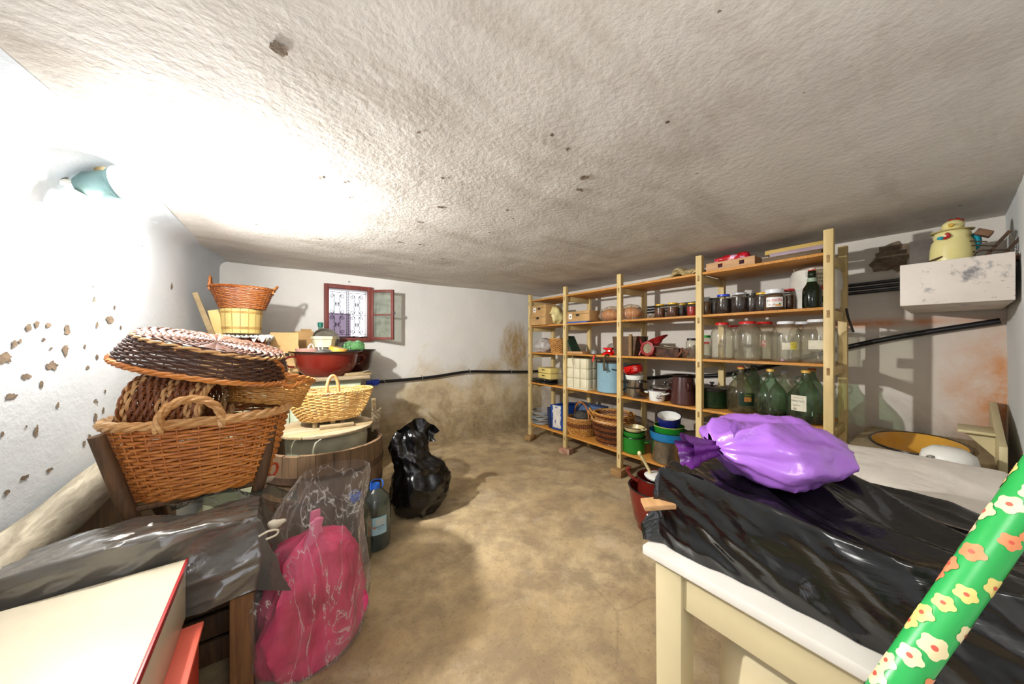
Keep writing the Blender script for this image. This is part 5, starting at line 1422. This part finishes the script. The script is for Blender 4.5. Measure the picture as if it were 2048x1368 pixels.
# demijohns
def demijohn(label, loc, r, h, cap, mt, rz, liquid=None, lev=.15, group='glass demijohns on the fourth shelf'):
    t = thing('demijohn', label, 'bottle', loc, rz, group)
    obj('glass', MB().lathe([(r * .72, 0), (r * .92, .012), (r, .05), (r * 1.0, h * .42), (r * .93, h * .53), (r * .70, h * .64), (r * .38, h * .76), (r * .24, h * .84), (r * .20, h * .93), (r * .235, h * .935), (r * .235, h * .955)], 40), mt, t)
    obj('cap', MB().lathe([(r * .25, h * .945), (r * .25, h * .995), (r * .22, h), (0, h)], 22), cap, t)
    obj('glass_handle', MB().tube([(0, r * .34 + .022 * math.cos(b), h * .79 + .026 * math.sin(b)) for b in [2 * PI * i / 16 for i in range(16)]], .006, 7, closed=True), m_jargreen, t)
    if liquid: obj('wine', MB().lathe([(r * .70, .003), (r * .9, .014), (r * .98, .05), (r * .985, h * lev), (0, h * lev)], 36), liquid, t)
    return t
m_gold = M('gold_cap', '#c99a3a', '#d9b35c', 6, .35, .2)
m_goldred = NT('gold_red_cap'); m_goldred.set(color=m_goldred.ramp(m_goldred.xyz()[2], [(.338, '#c99a3a'), (.34, '#b3241a')]), rough=.35); m_goldred = m_goldred.m
m_clearj = glass('smoky_jar_glass', '#d6d8c4', '#a89c7c', .15, .04)
q = on(1482, .13, 3); a = face_cam(q.x, q.y)
d1 = demijohn('smoky demijohn with a red gold cap and dark green label, leftmost in front', q, .092, .345, m_goldred, m_clearj, 0)
d1.children[2].rotation_euler = (0, 0, .35)
lb = obj('label', patch(MB(), .0935, a - .15, a + .9, .065, .155, 14), M('dark_green_label', '#0c2a18', rough=.4), d1)
obj('picture', patch(MB(), .0941, a + .2, a + .72, .095, .128, 8), M('label_scene', '#7a3a1c', '#c98a3c', 90, .5), lb)
obj('lettering', round_text(MB(), 'Chiaro', .017, .0941, a + .48, .142), M('label_gold', '#9fae3c', rough=.4), lb)
q = on(1541, .12, 3); a = face_cam(q.x, q.y)
d2 = demijohn('green demijohn with a gold cap and little wine, middle one of three in front', q, .094, .34, m_gold, m_jargreen, 0, glass('olive_dregs', '#586a40', '#39461f', .4), .09)
d2.children[2].rotation_euler = (0, 0, .1)
q = on(1612, .115, 3); a = face_cam(q.x, q.y)
d3 = demijohn('green demijohn with a gold cap, white label and dark wine, nearest to the last post', q, .100, .345, m_gold, m_jargreen, 0, M('black_wine', '#0b0806', rough=.2), .17)
d3.children[2].rotation_euler = (0, 0, .3)
lb = obj('label', patch(MB(), .1012, a - .80, a + .02, .085, .185, 14), M('wine_label', '#cfc9b4', rough=.5), d3)
obj('lettering', round_text(round_text(round_text(MB(), 'VINO DA TAVOLA', .0085, .1018, a - .40, .170, squash=.8), 'MIRACOLO', .0165, .1018, a - .42, .148, squash=.80), 'BIANCO', .011, .1018, a - .48, .120), M('label_green_ink', '#1d3a28', rough=.5), lb)
g = round_text(MB(), 'DI', .007, .1018, a - .44, .133)
for k in range(10): patch(g, .1018, a - .66 + k * .022, a - .655 + k * .022 + (k % 3) * .004, .090, .104, 1)
obj('small_print', g, M('label_brown_ink', '#6b5638', rough=.5), lb)
for u, dx, lab, cp_ in ((1624, .315, 'green demijohn with a red and gold cap, behind the white labelled one', m_goldred), (1568, .36, 'clear demijohn at the back between the middle and the white labelled one', L_GRY), (1508, .36, 'green demijohn with a dark cap at the back between the two left ones', L_DRK)):
    q = on(u, dx, 3)
    demijohn(lab, q, .09, .345 if cp_ is not L_GRY else .32, cp_, m_jargreen if cp_ is not L_GRY else m_jar, .4)

# ================================================================== bottom shelf
q = on(1082, .12, 4)
cc = MB()
rc2 = random.Random(9)
for k in range(14):
    rr0 = .125 + .02 * rc2.uniform(-1, 1); z = .012 + .011 * k
    cc.tube([(rr0 * .8 * math.cos(a) + .01 * math.sin(k), rr0 * math.sin(a) + .012 * math.cos(k * 2), z + .02 * math.sin(a + k) * min(1, k / 3)) for a in [2 * PI * i / 28 for i in range(28)]], .0065, 6, closed=True)
cc.displace(lambda p: Vector((p.x, p.y, max(.006, p.z))))
tag(obj('cable_coil', cc, M('grey_cable', '#7d7f80', '#8f9192', 5, .5), None, q), 'coil of grey cable on the bottom shelf of the far left bay', 'cable')
bx = thing('blue_box', 'torn blue and white cardboard box standing on the bottom shelf', 'box', (SX + .17, yy(1125, SX + .14), LV[4]), .0)
obj('carton', MB().box((.02, 0, .16), (.30, .20, .30), rot=(-.10, 0, 0)), M('box_blue', '#123a80', '#1c4c9c', 4, .5), bx, bev=.003)
obj('torn_paper', MB().grid(lambda u, v: (-.136 - .012 * noise.noise(Vector((u * 5, v * 5, 2))), -.075 + .135 * u + .015 * noise.noise(Vector((0, v * 9, u))), .035 + .27 * v), 14, 20), M('torn_white', '#b9b2aa', '#d8d3cb', 9, .8, bump=.5, bscale=30), bx)
obj('dark_side', MB().box((-.02, .135, .135), (.22, .05, .25), rot=(-.08, 0, 0)), M('box_navy', '#12182c', '#1c2c54', 8, .5), bx, bev=.003)
obj('blue_flap', MB().box((-.05, -.02, .318), (.2, .17, .005), rot=(-.2, .1, 0)), bpy.data.materials['box_blue'], bx)
carton('long blue and grey cardboard box behind the hooped basket', (SX + .33, yy(1182, SX + .33), LV[4]), (.14, .40, .33), 0, False, M('box_bluegrey', '#24406e', '#5c708c', 3, .6), False, 'flat_carton')
q = on(1163, .17, 4)
hb2 = thing('hooped_basket', 'round brown wicker basket with a tall hoop handle on the bottom shelf', 'basket', (q.x, q.y, q.z))
basket(hb2, .155, .155, .13, .13, .20, 20, 40, W_GOLD, band=lambda i: W_BROWN if 10 <= i <= 14 else W_GOLD, rim=.009, m_rim=W_TAN, bulge=.02)
arch(hb2, (0, 0, .20), .29, .17, PI / 2 - .25, .009, W_HONEY, plain=True, n=13)
flop('dark_bundle', 'dark grey cloth bundle inside the hooped basket', (q.x + .02, q.y, q.z + .135), (.11, .11, .07), M('dark_cloth', '#2c2a26', '#4a463e', 12, .8), 21, .2, 'cloth')
q = on(1226, .215, 4)
WB_ = lambda i: W_DARK if (i // 3) % 2 == 0 else W_BROWN
db = thing('dark_basket', 'large dark brown wicker basket with light twisted side handles, lower of the stacked pair', 'basket', (q.x, q.y, q.z))
basket(db, .20, .235, .15, .18, .24, 24, 46, W_BROWN, band=WB_, rim=.014, m_rim=W_TAN, e=2.0)
arch(db, (-.04, .235, .235), .10, .06, PI / 2 - .9, .010, W_GOLD, lean=.05)
db2 = thing('nested_basket', 'dark wicker basket with pale rim and handles nested in the large dark basket', 'basket', (q.x, q.y - .01, q.z + .235))
basket(db2, .185, .22, .165, .195, .075, 7, 44, W_DARK, band=lambda i: W_GOLD if i < 3 else W_BROWN, rim=.012, m_rim=W_GOLD, e=2.0)
arch(db2, (-.02, -.215, .075), .11, .05, .2, .009, W_GOLD)
arch(db2, (-.06, .20, .03), .12, .07, PI / 2 - .8, .010, W_GOLD, lean=.06)
# green pots
m_grn = paint('green_enamel', '#1f7a26', '#0f2c12', .24, .2)
m_crm = paint('cream_enamel', '#d2c391', '#2b2218', .24, .25)
q = on(1268, .125, 4)
pot('bright green enamel pot with a black rim on the bottom shelf', q, .105, .155, m_grn, m_rimdk, 'side', 'green_pot', rz=.4)
pot('smaller green pot standing in the bright green pot', q + Vector((0, 0, .155)), .10, .05, m_grn, None, None, 'nested_pot')
t = pan('lid_pan', 'cream enamel lid pan with ears on top of the green pots', q + Vector((0, 0, .207)), .08, .04, m_crm, 1.25, rim=m_rimdk)
for s in (-1, 1): obj('ear', MB().tube(path([(-.03, s * .095, .034), (-.02, s * .125, .034), (.02, s * .125, .034), (.03, s * .095, .034)], 4), .007, 8), m_crm, t)
q = on(1338, .16, 4)
pot('large steel pot on the bottom shelf under a blue enamel basin', q, .15, .20, m_steel, None, None, 'steel_pot')
m_azure = paint('azure_enamel', '#1c73a8', '#1a2a30', .22, .2)
pan('blue_basin', 'bright blue enamel basin resting on the large steel pot', q + Vector((0, 0, .202)), .15, .075, m_azure, 1.1, rim=m_rimdk)
pan('green_bowl', 'green enamel bowl with a yellow rim under the navy bowl', q + Vector((0, 0, .212)), .11, .11, m_grn, 1.15, rim=M('pale_rim', '#c9c36a', rough=.4))
m_cobalt = paint('cobalt_enamel', '#17236e', '#e0e0e0', .26, .2)
t = pan('navy_bowl', 'navy blue enamel bowl with white flecks tilted on top of the pot stack', q + Vector((0, 0, .333)), .09, .085, m_cobalt, 1.12, (math.radians(6), math.radians(-14), 0), rim=m_rimdk)
obj('lining', MB().lathe([(.02, .012), (.086, .02), (.096, .083), (.0975, .083), (.09, .016)], 30), m_white_en, t)
q = on(1404, .24, 4)
pot('wide dark brown lidded pot at the back behind the purple bag', (q.x, q.y, q.z), .16, .26, M('dark_brown_enamel', '#211312', '#2f1d1a', 5, .3), m_rimdk, None, 'dark_pot', lid=M('dark_lid_metal', '#33261f', '#4a382e', 8, .4))
q = on(1470, .20, 4)
pan('cream_basin', 'pale greenish enamel basin at the right on the bottom shelf', (q.x, q.y, q.z), .14, .12, m_crm, 1.2)
# ================================================================== table with the wrapped packages
m_tabw = paint('cream_table_paint', '#cdbf98', '#8a7448', .25, .4)
m_tabtop = M('table_top_white', '#cfcac0', '#dcd8d0', 3, .3, bump=.05)
TT = thing('kitchen_table', 'cream painted kitchen table with a white top, loaded with plastic wrapped packages', 'table', (0, 0, 0))
X0, X1, Y0, Y1 = .80, 2.38, -.145, .50
obj('tabletop', MB().box(((X0 + X1) / 2, (Y0 + Y1) / 2, .738), (X1 - X0, Y1 - Y0, .024)), m_tabtop, TT, bev=.003)
for x in (X0 + .055, X1 - .06):
    for y in (Y1 - .06, Y0 + .05): obj('leg', MB().box((x, y, .363), (.062, .062, .726), taper=1.12), m_tabw, TT, bev=.003)
for y in (Y1 - .05, Y0 + .04): obj('apron', MB().box(((X0 + X1) / 2, y, .675), (X1 - X0 - .18, .022, .10)), m_tabw, TT, bev=.002)
for x in (X0 + .04, X1 - .05): obj('apron', MB().box((x, (Y0 + Y1) / 2, .675), (.022, Y1 - Y0 - .16, .10)), m_tabw, TT, bev=.002)
m_bw = bagplastic('black_wrap', '#0d0d0e', .17, .45, 5, (1, .45, 1), .7)
bp2 = thing('black_package', 'long low package wrapped in shiny black plastic on the left of the kitchen table', 'package', (1.005, .165, .7505))
obj('wrapping', drape('', 0, 0, 0, .30, .62, .195, m_bw, 9, (110, 160), .018, .98, stretch=(7, 2.4), ang=-.45, flare=.012, ends=(.012, .012), top=lambda x, y: .015 * math.sin(y * 9 + x * 6) - .03 * max(0, -y) ), m_bw, bp2, smooth=75)
obj('carton', MB().box((0, 0, .06), (.22, .50, .12)), m_card, bp2)
tag(obj('wooden_stick', MB().box((0, 0, 0), (.17, .05, .014), rot=(0, .16, 0)), m_palew, None, (.868, .445, .868), (0, 0, 2.35), bev=.003), 'pale wooden slat poking out of the far left end of the black package', 'stick')
# second wrapped bundle, white sheet
m_sheet = NT('white_sheet'); m_sheet.set(color='#d9d1c6', rough=.6); m_sheet.bump(m_sheet.noise(4, 4, .5, m_sheet.map((1, 2, 1), rot=(0, 0, .6)), .8), .4, .03); m_sheet = m_sheet.m
ws = thing('white_bundle', 'padded bundle under a smooth white sheet behind the black package', 'bundle', (1.63, .105, .7505))
obj('sheet', drape('', 0, 0, 0, .80, .42, .10, m_sheet, 14, (90, 60), .006, .95, stretch=(2, 3), flare=.02, ends=(.01, .01), top=lambda x, y: .015 * math.cos(y * 5) - .05 * max(0, x - .2)), m_sheet, ws, smooth=75)
obj('padding', MB().box((0, 0, .035), (.76, .38, .07)), m_sheet, ws)
bp3 = thing('black_sheet', 'loose dull black plastic sheet draped between the black package and white bundle', 'sheet', (1.245, .12, .7505))
obj('film', drape('', 0, 0, 0, .17, .46, .155, m_bw, 22, (50, 90), .016, .95, stretch=(6, 3), ang=-.3, flare=.015, top=lambda x, y: .02 * math.sin(y * 7)), bagplastic('dull_black', '#101011', .38, .4, 6), bp3, smooth=75)
obj('carton', MB().box((0, 0, .03), (.10, .34, .06)), m_card, bp3)
# purple bag
m_purp = bagplastic('purple_bag_plastic', '#9a63c0', .26, .45, 5, (1, 1, 1), .6)
pbg = thing('purple_bag', 'stuffed purple plastic bag with a knotted neck lying on the black package', 'bag', (1.065, .262, .955), -.62)
def pfn(u, v):
    # v runs along the bag from its base to the tied neck (local -X)
    a = 2 * PI * u
    x = .155 - .34 * v
    s = math.sin(PI * min(1, .94 * v ** 1.22)) ** .68 if v < .99 else .16
    s = max(s, .14 if v > .5 else 0)
    ry, rz = .162 * s, .078 * s
    p = Vector((x, ry * math.cos(a), rz * math.sin(a)))
    q = Vector((v * 2.2, math.cos(a) * .9, math.sin(a) * .9))
    d = crumple(q, 1.1, .020, 5) + noise.noise(q * 1.6) * .024 + .008 * math.cos(a * 9 + v * 2) * max(0, v - .6) * 2
    n = Vector((0, math.cos(a), math.sin(a))) * min(1, v * 6 + .1)
    p += n * d
    if v < .12: p.x += noise.noise(q * 3) * .015
    return (p.x, p.y, max(.0, p.z + .071))
obj('sack', MB().grid(pfn, 70, 60, closeu=True), m_purp, pbg, smooth=75)
def neck(u, v):
    a = 2 * PI * u
    r = (.020 + .028 * v ** 1.5) * (1 + .22 * math.sin(a * 5 + 1))
    p = Vector((-.175 - .085 * v, r * math.cos(a) * .9, .070 + r * math.sin(a) * .8 - .008 * v))
    return p + Vector((.012 * noise.noise(p * 40), 0, 0))
mb = MB().grid(neck, 40, 12, closeu=True)
obj('gathered_neck', mb, bagplastic('purple_deep', '#5c2472', .25, .6, 14), pbg, smooth=75)
def ear(u, v):
    p = Vector((-.155 + .05 * v * (u - .3), .02 + .03 * (u - .5), .10 + .055 * v + .012 * math.sin(u * 6)))
    return p + Vector((noise.noise(p * 30) * .012, noise.noise(p * 34 + Vector((3, 0, 0))) * .016, 0))
obj('bag_ear', MB().grid(ear, 16, 12), m_purp, pbg, (.0, -.055, -.02), smooth=75)
# cream padded stool under the table
cs = thing('padded_stool', 'cream vinyl padded stool under the left end of the kitchen table', 'stool', (1.12, .15, 0))
m_vinyl = M('cream_vinyl', '#cfbf98', '#ddd0ae', 4, .4, bump=.05)
def cush(u, v):
    a = 2 * PI * u; x, y = sup(a, 5)
    P = [(0, .02), (1, .02), (1.02, .10), (1.0, .40), (.97, .47), (.88, .505), (.6, .515), (0, .52)]
    k = v * (len(P) - 1); i = min(int(k), len(P) - 2); f = k - i
    r = P[i][0] + (P[i + 1][0] - P[i][0]) * f; z = P[i][1] + (P[i + 1][1] - P[i][1]) * f
    return (.23 * r * x, .23 * r * y, z * 1.15)
obj('cushion', MB().grid(cush, 48, 28, closeu=True), m_vinyl, cs, smooth=60)
g = MB()
g.tube([(.23 * 1.03 * sup(a, 5)[0], .23 * 1.03 * sup(a, 5)[1], .30) for a in [2 * PI * i / 48 for i in range(48)]], .0035, 5, closed=True)
g.tube([(-.236, .02, z) for z in (.03, .15, .3, .44)], .0035, 5); g.tube([(-.02, .236, z) for z in (.03, .15, .3, .44)], .0035, 5)
obj('seam', g, M('vinyl_seam', '#a8966c', rough=.5), cs)
obj('button', MB().ball((-.235, .13, .24), .008, 10, 8), M('amber_button', '#c98a2c', rough=.4), cs)
# red pots on the floor by the table
q = Vector((2.10, 1.20, 0))
rb = thing('red_basin_floor', 'wide red brown enamel bowl on the floor left of the kitchen table', 'bowl', q)
rb.name = 'enamel_bowl'; rb.scale = (.85, .85, 1.12)
obj('bowl', MB().lathe([(.10, 0), (.13, .01), (.175, .08), (.20, .18), (.215, .27), (.222, .275), (.205, .27), (.19, .18), (.165, .08), (0, .012)], 40), m_enred, rb)
obj('rim', MB().tube([(.218 * math.cos(a), .218 * math.sin(a), .274) for a in [2 * PI * i / 40 for i in range(40)]], .005, 6, closed=True), m_rimdk, rb)
rp2 = pot('tall red brown enamel pot with a handle standing in the wide red bowl', q + Vector((-.0, -.01, .02)), .135, .36, m_enred, m_rimdk, None, 'red_pot')
obj('handle', MB().tube(path([(-.05, .12, .30), (-.07, .165, .33), (-.075, .19, .37), (-.07, .17, .39)], 5), .012, 8), m_enred, rp2)
tag(obj('pot_cover', MB().lathe([(.085, 0), (.092, .012), (.075, .02), (0, .024)], 28), m_white_en, None, q + Vector((0, -.01, .375)), (0, 0, 0)), 'white enamel lid in the mouth of the tall red pot', 'lid')
tag(obj('cream_spoon', MB().tube(path([(.02, .04, 0), (-.02, .06, .08), (-.05, .075, .13)], 5), .010, 8).ball((-.052, .076, .135), (.012, .014, .018), 10, 8), m_crm, None, q + Vector((-.04, -.0, .40))), 'cream spoon handle sticking out of the tall red pot', 'spoon')
# green floral roll
tube_a, tube_b = Vector((.169, .394, .0)), Vector((.914, -.138, 1.300))
axis = (tube_b - tube_a); Lr = axis.length
fr = thing('floral_roll', 'green paper roll printed with cream and coral flowers leaning across the table corner', 'roll', tube_a)
fr.rotation_mode = 'QUATERNION'
fr.rotation_quaternion = axis.to_track_quat('Z', 'Y')
RR = .0195
obj('roll', MB().lathe([(RR, .012), (RR, Lr), (RR - .004, Lr), (RR - .004, .014)], 32), M('roll_green', '#1f9a45', '#2aa852', 3, .35), fr)
m_fl = [M('flower_cream', '#e6d6a8', rough=.4), M('flower_coral', '#e08a5c', rough=.4), M('flower_yellow', '#e2cf7a', rough=.4)]
m_fc = M('flower_centre', '#d05a48', rough=.4)
rf = random.Random(21)
fl_list = []
z = .75
while z < Lr - .02:
    for k in range(3):
        fl_list.append((z + rf.uniform(-.006, .006), k * 2.1 + z * 25 + rf.uniform(-.3, .3), rf.choice((.011, .013, .015))))
    z += .026
for i, (z, a, s) in enumerate(fl_list):
    pts = [(0, 0)]
    n = 25; vs = []; fs = []
    for k in range(n):
        th = 2 * PI * k / n
        r = s * (.62 + .38 * abs(math.cos(2.5 * th)) ** .7)
        vs.append((r * math.cos(th), r * math.sin(th)))
    def wrapv(x, y, rr0): return (rr0 * math.cos(a + x / RR), rr0 * math.sin(a + x / RR), z + y)
    rr0 = RR + .0004 + .00012 * (i % 4)
    ring = [(x * .5, y * .5) for x, y in vs]
    V = [wrapv(0, 0, rr0)] + [wrapv(x, y, rr0) for x, y in ring] + [wrapv(x, y, rr0) for x, y in vs]
    Fc = [(0, 1 + k, 1 + (k + 1) % n) for k in range(n)] + [(1 + k, 1 + n + k, 1 + n + (k + 1) % n, 1 + (k + 1) % n) for k in range(n)]
    fo = obj('printed_flower', MB().add(V, Fc), m_fl[i % 3], fr)
    V = [wrapv(0, 0, rr0 + .0003)] + [wrapv(s * .22 * math.cos(2 * PI * k / 10), s * .22 * math.sin(2 * PI * k / 10), rr0 + .0003) for k in range(10)]
    obj('flower_centre', MB().add(V, [(0, 1 + k, 1 + (k + 1) % 10) for k in range(10)]), m_fc, fo)

# ================================================================== wash stand in the corner
m_wash = paint('cream_washstand_paint', '#cdbf92', '#6e5a34', .33, .45)
m_washtop = wood('worn_grey_top', '#857358', '#b3a17c', 0, 4, .7)
WS = thing('wash_stand', 'old cream wash stand with a sunk yellow basin in the right corner', 'wash stand', (0, 0, 0))
a0, a1, b0, b1, zt = 2.60, 3.34, -.135, .36, .715
# top with an oval opening
bcx, bcy, bA, bB = 2.97, .13, .30, .175
nn = 48; vs = []; fs = []
for k in range(nn):
    a = 2 * PI * k / nn
    c, s_ = math.cos(a), math.sin(a)
    x, y = bcx + bA * c, bcy + bB * s_
    tq = min(((a1 - bcx) / c if c > 1e-6 else ((a0 - bcx) / c if c < -1e-6 else 9)), ((b1 - bcy) / s_ if s_ > 1e-6 else ((b0 - bcy) / s_ if s_ < -1e-6 else 9)))
    ox, oy = bcx + tq * c, bcy + tq * s_
    for z in (zt, zt - .025): vs += [(x, y, z), (ox, oy, z)]
for k in range(nn):
    j = (k + 1) % nn
    fs += [(4 * k, 4 * k + 1, 4 * j + 1, 4 * j), (4 * k + 2, 4 * j + 2, 4 * j + 3, 4 * k + 3), (4 * k + 1, 4 * k + 3, 4 * j + 3, 4 * j + 1), (4 * k, 4 * j, 4 * j + 2, 4 * k + 2)]
obj('stand_top', MB().add(vs, fs), m_washtop, WS, smooth=20)
obj('basin', MB().lathe([(1.04, .006), (1.0, .008), (.97, .0), (.90, -.05), (.70, -.11), (.3, -.135), (0, -.137)], 48, cap0=False, c=(bcx, bcy, zt), sx=bA, sy=bB), paint('yellow_basin_enamel', '#d6a13f', '#6b4a1c', .30, .2), WS, label='yellow enamel oval basin')
obj('basin_rim', MB().tube([(bcx + bA * 1.03 * math.cos(a), bcy + bB * 1.03 * math.sin(a), zt + .006) for a in [2 * PI * i / 48 for i in range(48)]], .006, 6, closed=True), m_rimdk, WS)
obj('edge_board', MB().box((a0 + .012, (b0 + b1) / 2, zt - .035), (.024, b1 - b0, .04)), m_wash, WS, bev=.003)
obj('edge_board', MB().box(((a0 + a1) / 2, b1 - .012, zt - .035), (a1 - a0, .024, .04)), m_wash, WS, bev=.003)
for x in (a0 + .05, a1 - .05):
    for y in (b0 + .05, b1 - .05): obj('leg', MB().box((x, y, .318), (.05, .05, .634)), m_wash, WS, bev=.003)
obj('front_panel', MB().box((a0 + .05, (b0 + b1) / 2, .45), (.016, b1 - b0 - .15, .36)), M('lime_panel', '#9aa03c', '#868c34', 4, .5), WS)
obj('side_panel', MB().box(((a0 + a1) / 2, b1 - .05, .45), (a1 - a0 - .15, .016, .36)), bpy.data.materials['lime_panel'], WS)
obj('backsplash', MB().prism([(a0, 0), (a1, 0), (a1, .24), (a1 - .10, .25), (a0 + .08, .13), (a0, .12)], .022).xform(Matrix.Translation((0, b0 + .022, zt)) @ Euler((PI / 2, 0, 0)).to_matrix().to_4x4()), m_wash, WS, bev=.002)
obj('corner_shelf', MB().box((a0 + .30, b0 + .075, zt + .135), (.20, .11, .014)), m_wash, WS, bev=.002)
obj('shelf_bracket', MB().prism([(0, 0), (.09, 0), (0, -.11)], .016).xform(Matrix.Translation((a0 + .25, b0 + .022, zt + .128)) @ Euler((PI / 2, 0, PI / 2)).to_matrix().to_4x4()), m_wash, WS)
wk = thing('white_canister', 'white rounded plastic appliance in front of the wash stand', 'appliance', (2.46, .02, .30))
wk.scale = (.8, .8, .98)
obj('canister_body', MB().lathe([(.09, 0), (.105, .02), (.105, .47), (.095, .505), (.06, .53), (0, .535)], 36), M('white_plastic', '#dddcd4', rough=.35), wk)
obj('grip_slot', MB().box((-.09, .058, .485), (.03, .02, .025), rot=(0, 0, -.5)), M('slot_shadow', '#8f8c84', rough=.6), wk)
obj('grip_slot', MB().box((-.102, .068, .488), (.008, .012, .008), rot=(0, 0, -.5)), m_rimdk, wk)
sb = thing('low_stool', 'plain wooden box under the white plastic appliance', 'box', (2.46, .02, 0))
for s in (-1, 1): obj('side_panel', MB().box((s * .11, 0, .14), (.016, .22, .28)), m_plank, sb)
obj('top_panel', MB().box((0, 0, .29), (.24, .24, .018)), m_plank, sb)

# ================================================================== rusty trough high in the corner and its contents
m_tr = NT('rusted_white_trough')
b_ = m_tr.ramp(m_tr.noise(3, 5), [(.3, '#cdc3b8'), (.7, '#e0d8d0')])
rs = m_tr.ramp(m_tr.noise(55, 4, .7), [(.34, 1.0), (.38, 0.0)]); msk = m_tr.ramp(m_tr.noise(4, 4, .6, m_tr.map(loc=(3, 1, 2))), [(.42, 0.0), (.6, 1.0)])
c_ = m_tr.mix(m_tr.math('MULTIPLY', rs, msk), b_, '#7c4a28')
gr_ = m_tr.ramp(m_tr.noise(9, 6, .7, m_tr.map((1, 1, 1), loc=(9, 0, 4))), [(.56, 0.0), (.66, .9)])
m_tr.set(color=m_tr.mix(gr_, c_, '#6d6d70'), rough=.55); m_tr.bump(m_tr.noise(30, 4), .2, .004); m_tr = m_tr.m
tx, ty0, ty1, tz0, tz1 = 2.635, -.155, .172, 1.487, 1.70
td = 3.365 - tx
TRG = thing('metal_trough', 'rust flecked white metal trough fixed high in the right corner', 'trough', (0, 0, 0))
obj('front_panel', MB().box((tx, (ty0 + ty1) / 2, (tz0 + tz1) / 2), (.008, ty1 - ty0, tz1 - tz0)), m_tr, TRG, bev=.003)
obj('bottom_panel', MB().box((tx + td / 2, (ty0 + ty1) / 2, tz0 + .004), (td, ty1 - ty0, .008)), m_tr, TRG)
obj('end_panel', MB().box((tx + td / 2, ty1 - .004, (tz0 + tz1) / 2), (td, .008, tz1 - tz0)), m_tr, TRG)
obj('end_panel', MB().box((tx + td / 2, ty0 + .004, (tz0 + tz1) / 2), (td, .008, tz1 - tz0)), m_tr, TRG)
obj('inner_floor', MB().box((tx + td / 2, (ty0 + ty1) / 2, tz1 - .03), (td - .01, ty1 - ty0 - .016, .01)), m_tr, TRG)
zt2 = tz1 - .025
tag(obj('grey_board', MB().box((0, 0, .105), (.02, .15, .21)), M('dark_grey_board', '#5d5650', '#746c64', 8, .8), None, (3.0, .085, zt2), bev=.002), 'dark grey board standing in the trough behind the hen figure', 'board')
hx = (2.80, .012, zt2)
hn = thing('hen_figure', 'pale yellow plastic hen figure with a red comb in the metal trough', 'figure', hx, .25)
hn.scale = (1.08, 1.08, 1.06)
m_hen = M('hen_yellow', '#d9cd86', '#e3d99c', 5, .35)
obj('hen_body', MB().lathe([(.058, 0), (.066, .01), (.064, .05), (.062, .10), (.058, .13), (.050, .145), (.054, .155), (.05, .175), (.034, .195), (.02, .20), (0, .202)], 32, sx=1.0, sy=1.05), m_hen, hn, smooth=60)
obj('head', MB().ball((-.012, .0, .205), (.032, .034, .028), 18, 12), m_hen, hn)
obj('comb', MB().ball((.0, -.008, .228), (.016, .028, .014), 14, 8).displace(lambda p: p + Vector((0, 0, .004 * math.sin(p.y * 300)))), M('comb_red', '#a8201c', rough=.4), hn)
obj('beak', MB().lathe([(.010, 0), (.0, .03)], 10).xform(Matrix.Translation((-.038, .012, .203)) @ Euler((0, -PI / 2, 0)).to_matrix().to_4x4()), M('beak_yellow', '#c9a43c', rough=.4), hn)
obj('hat_brim', MB().lathe([(.0, .188), (.06, .178), (.062, .182), (.0, .196)], 28, sx=.95, sy=1.05), M('olive_trim', '#a8985a', rough=.5), hn)
obj('wattle', MB().tube(path([(-.052, .03, .165), (-.056, .022, .150), (-.055, .038, .140)], 4), .006, 8), bpy.data.materials['comb_red'], hn)
obj('wing', MB().ball((.005, -.066, .12), (.032, .018, .042), 16, 10), M('turquoise_wing', '#1f9ab0', rough=.35), hn)
obj('collar', MB().ball((-.05, .045, .145), (.010, .012, .008), 10, 6), bpy.data.materials['turquoise_wing'], hn)
wr = thing('wire_rack', 'rusty wire and iron hand press leaning in the trough right of the hen figure', 'rack', (2.80, -.085, zt2))
m_wire = M('rusty_wire', '#3a2a20', '#5e4630', 14, .6, .5)
def seg(pts, r=.004): return MB().tube(pts, r, 6)
for y in (-.07, -.02): obj('frame_bar', MB().box((-.02, y, .075), (.012, .012, .17), rot=(.55, 0, 0)), m_wire, wr)
obj('head_plate', MB().box((-.02, .005, .155), (.05, .05, .028), rot=(.55, 0, 0)), M('rust_plate', '#5c4030', '#7a5a40', 14, .7, .2), wr, bev=.003)
obj('base_plate', MB().box((-.02, -.075, .02), (.06, .07, .022), rot=(.55, 0, 0)), bpy.data.materials['rust_plate'], wr, bev=.003)
for k in range(4): obj('wire', seg([(-.035, -.085 + .03 * k * .9, .03 + .026 * k), (-.04, -.02 + .03 * k, .04 + .03 * k)], .003), m_wire, wr)
obj('handle_loop', MB().tube(path([(-.03, .04, .10), (-.06, .12, .062), (-.065, .17, .040), (-.065, .176, .030), (-.06, .165, .026), (-.05, .10, .045), (-.03, .03, .07)], 5), .004, 6), m_wire, wr)
obj('ring', MB().tube([(-.05, .01 + .022 * math.cos(a), .045 + .022 * math.sin(a)) for a in [2 * PI * i / 18 for i in range(18)]], .003, 6, closed=True), m_wire, wr)
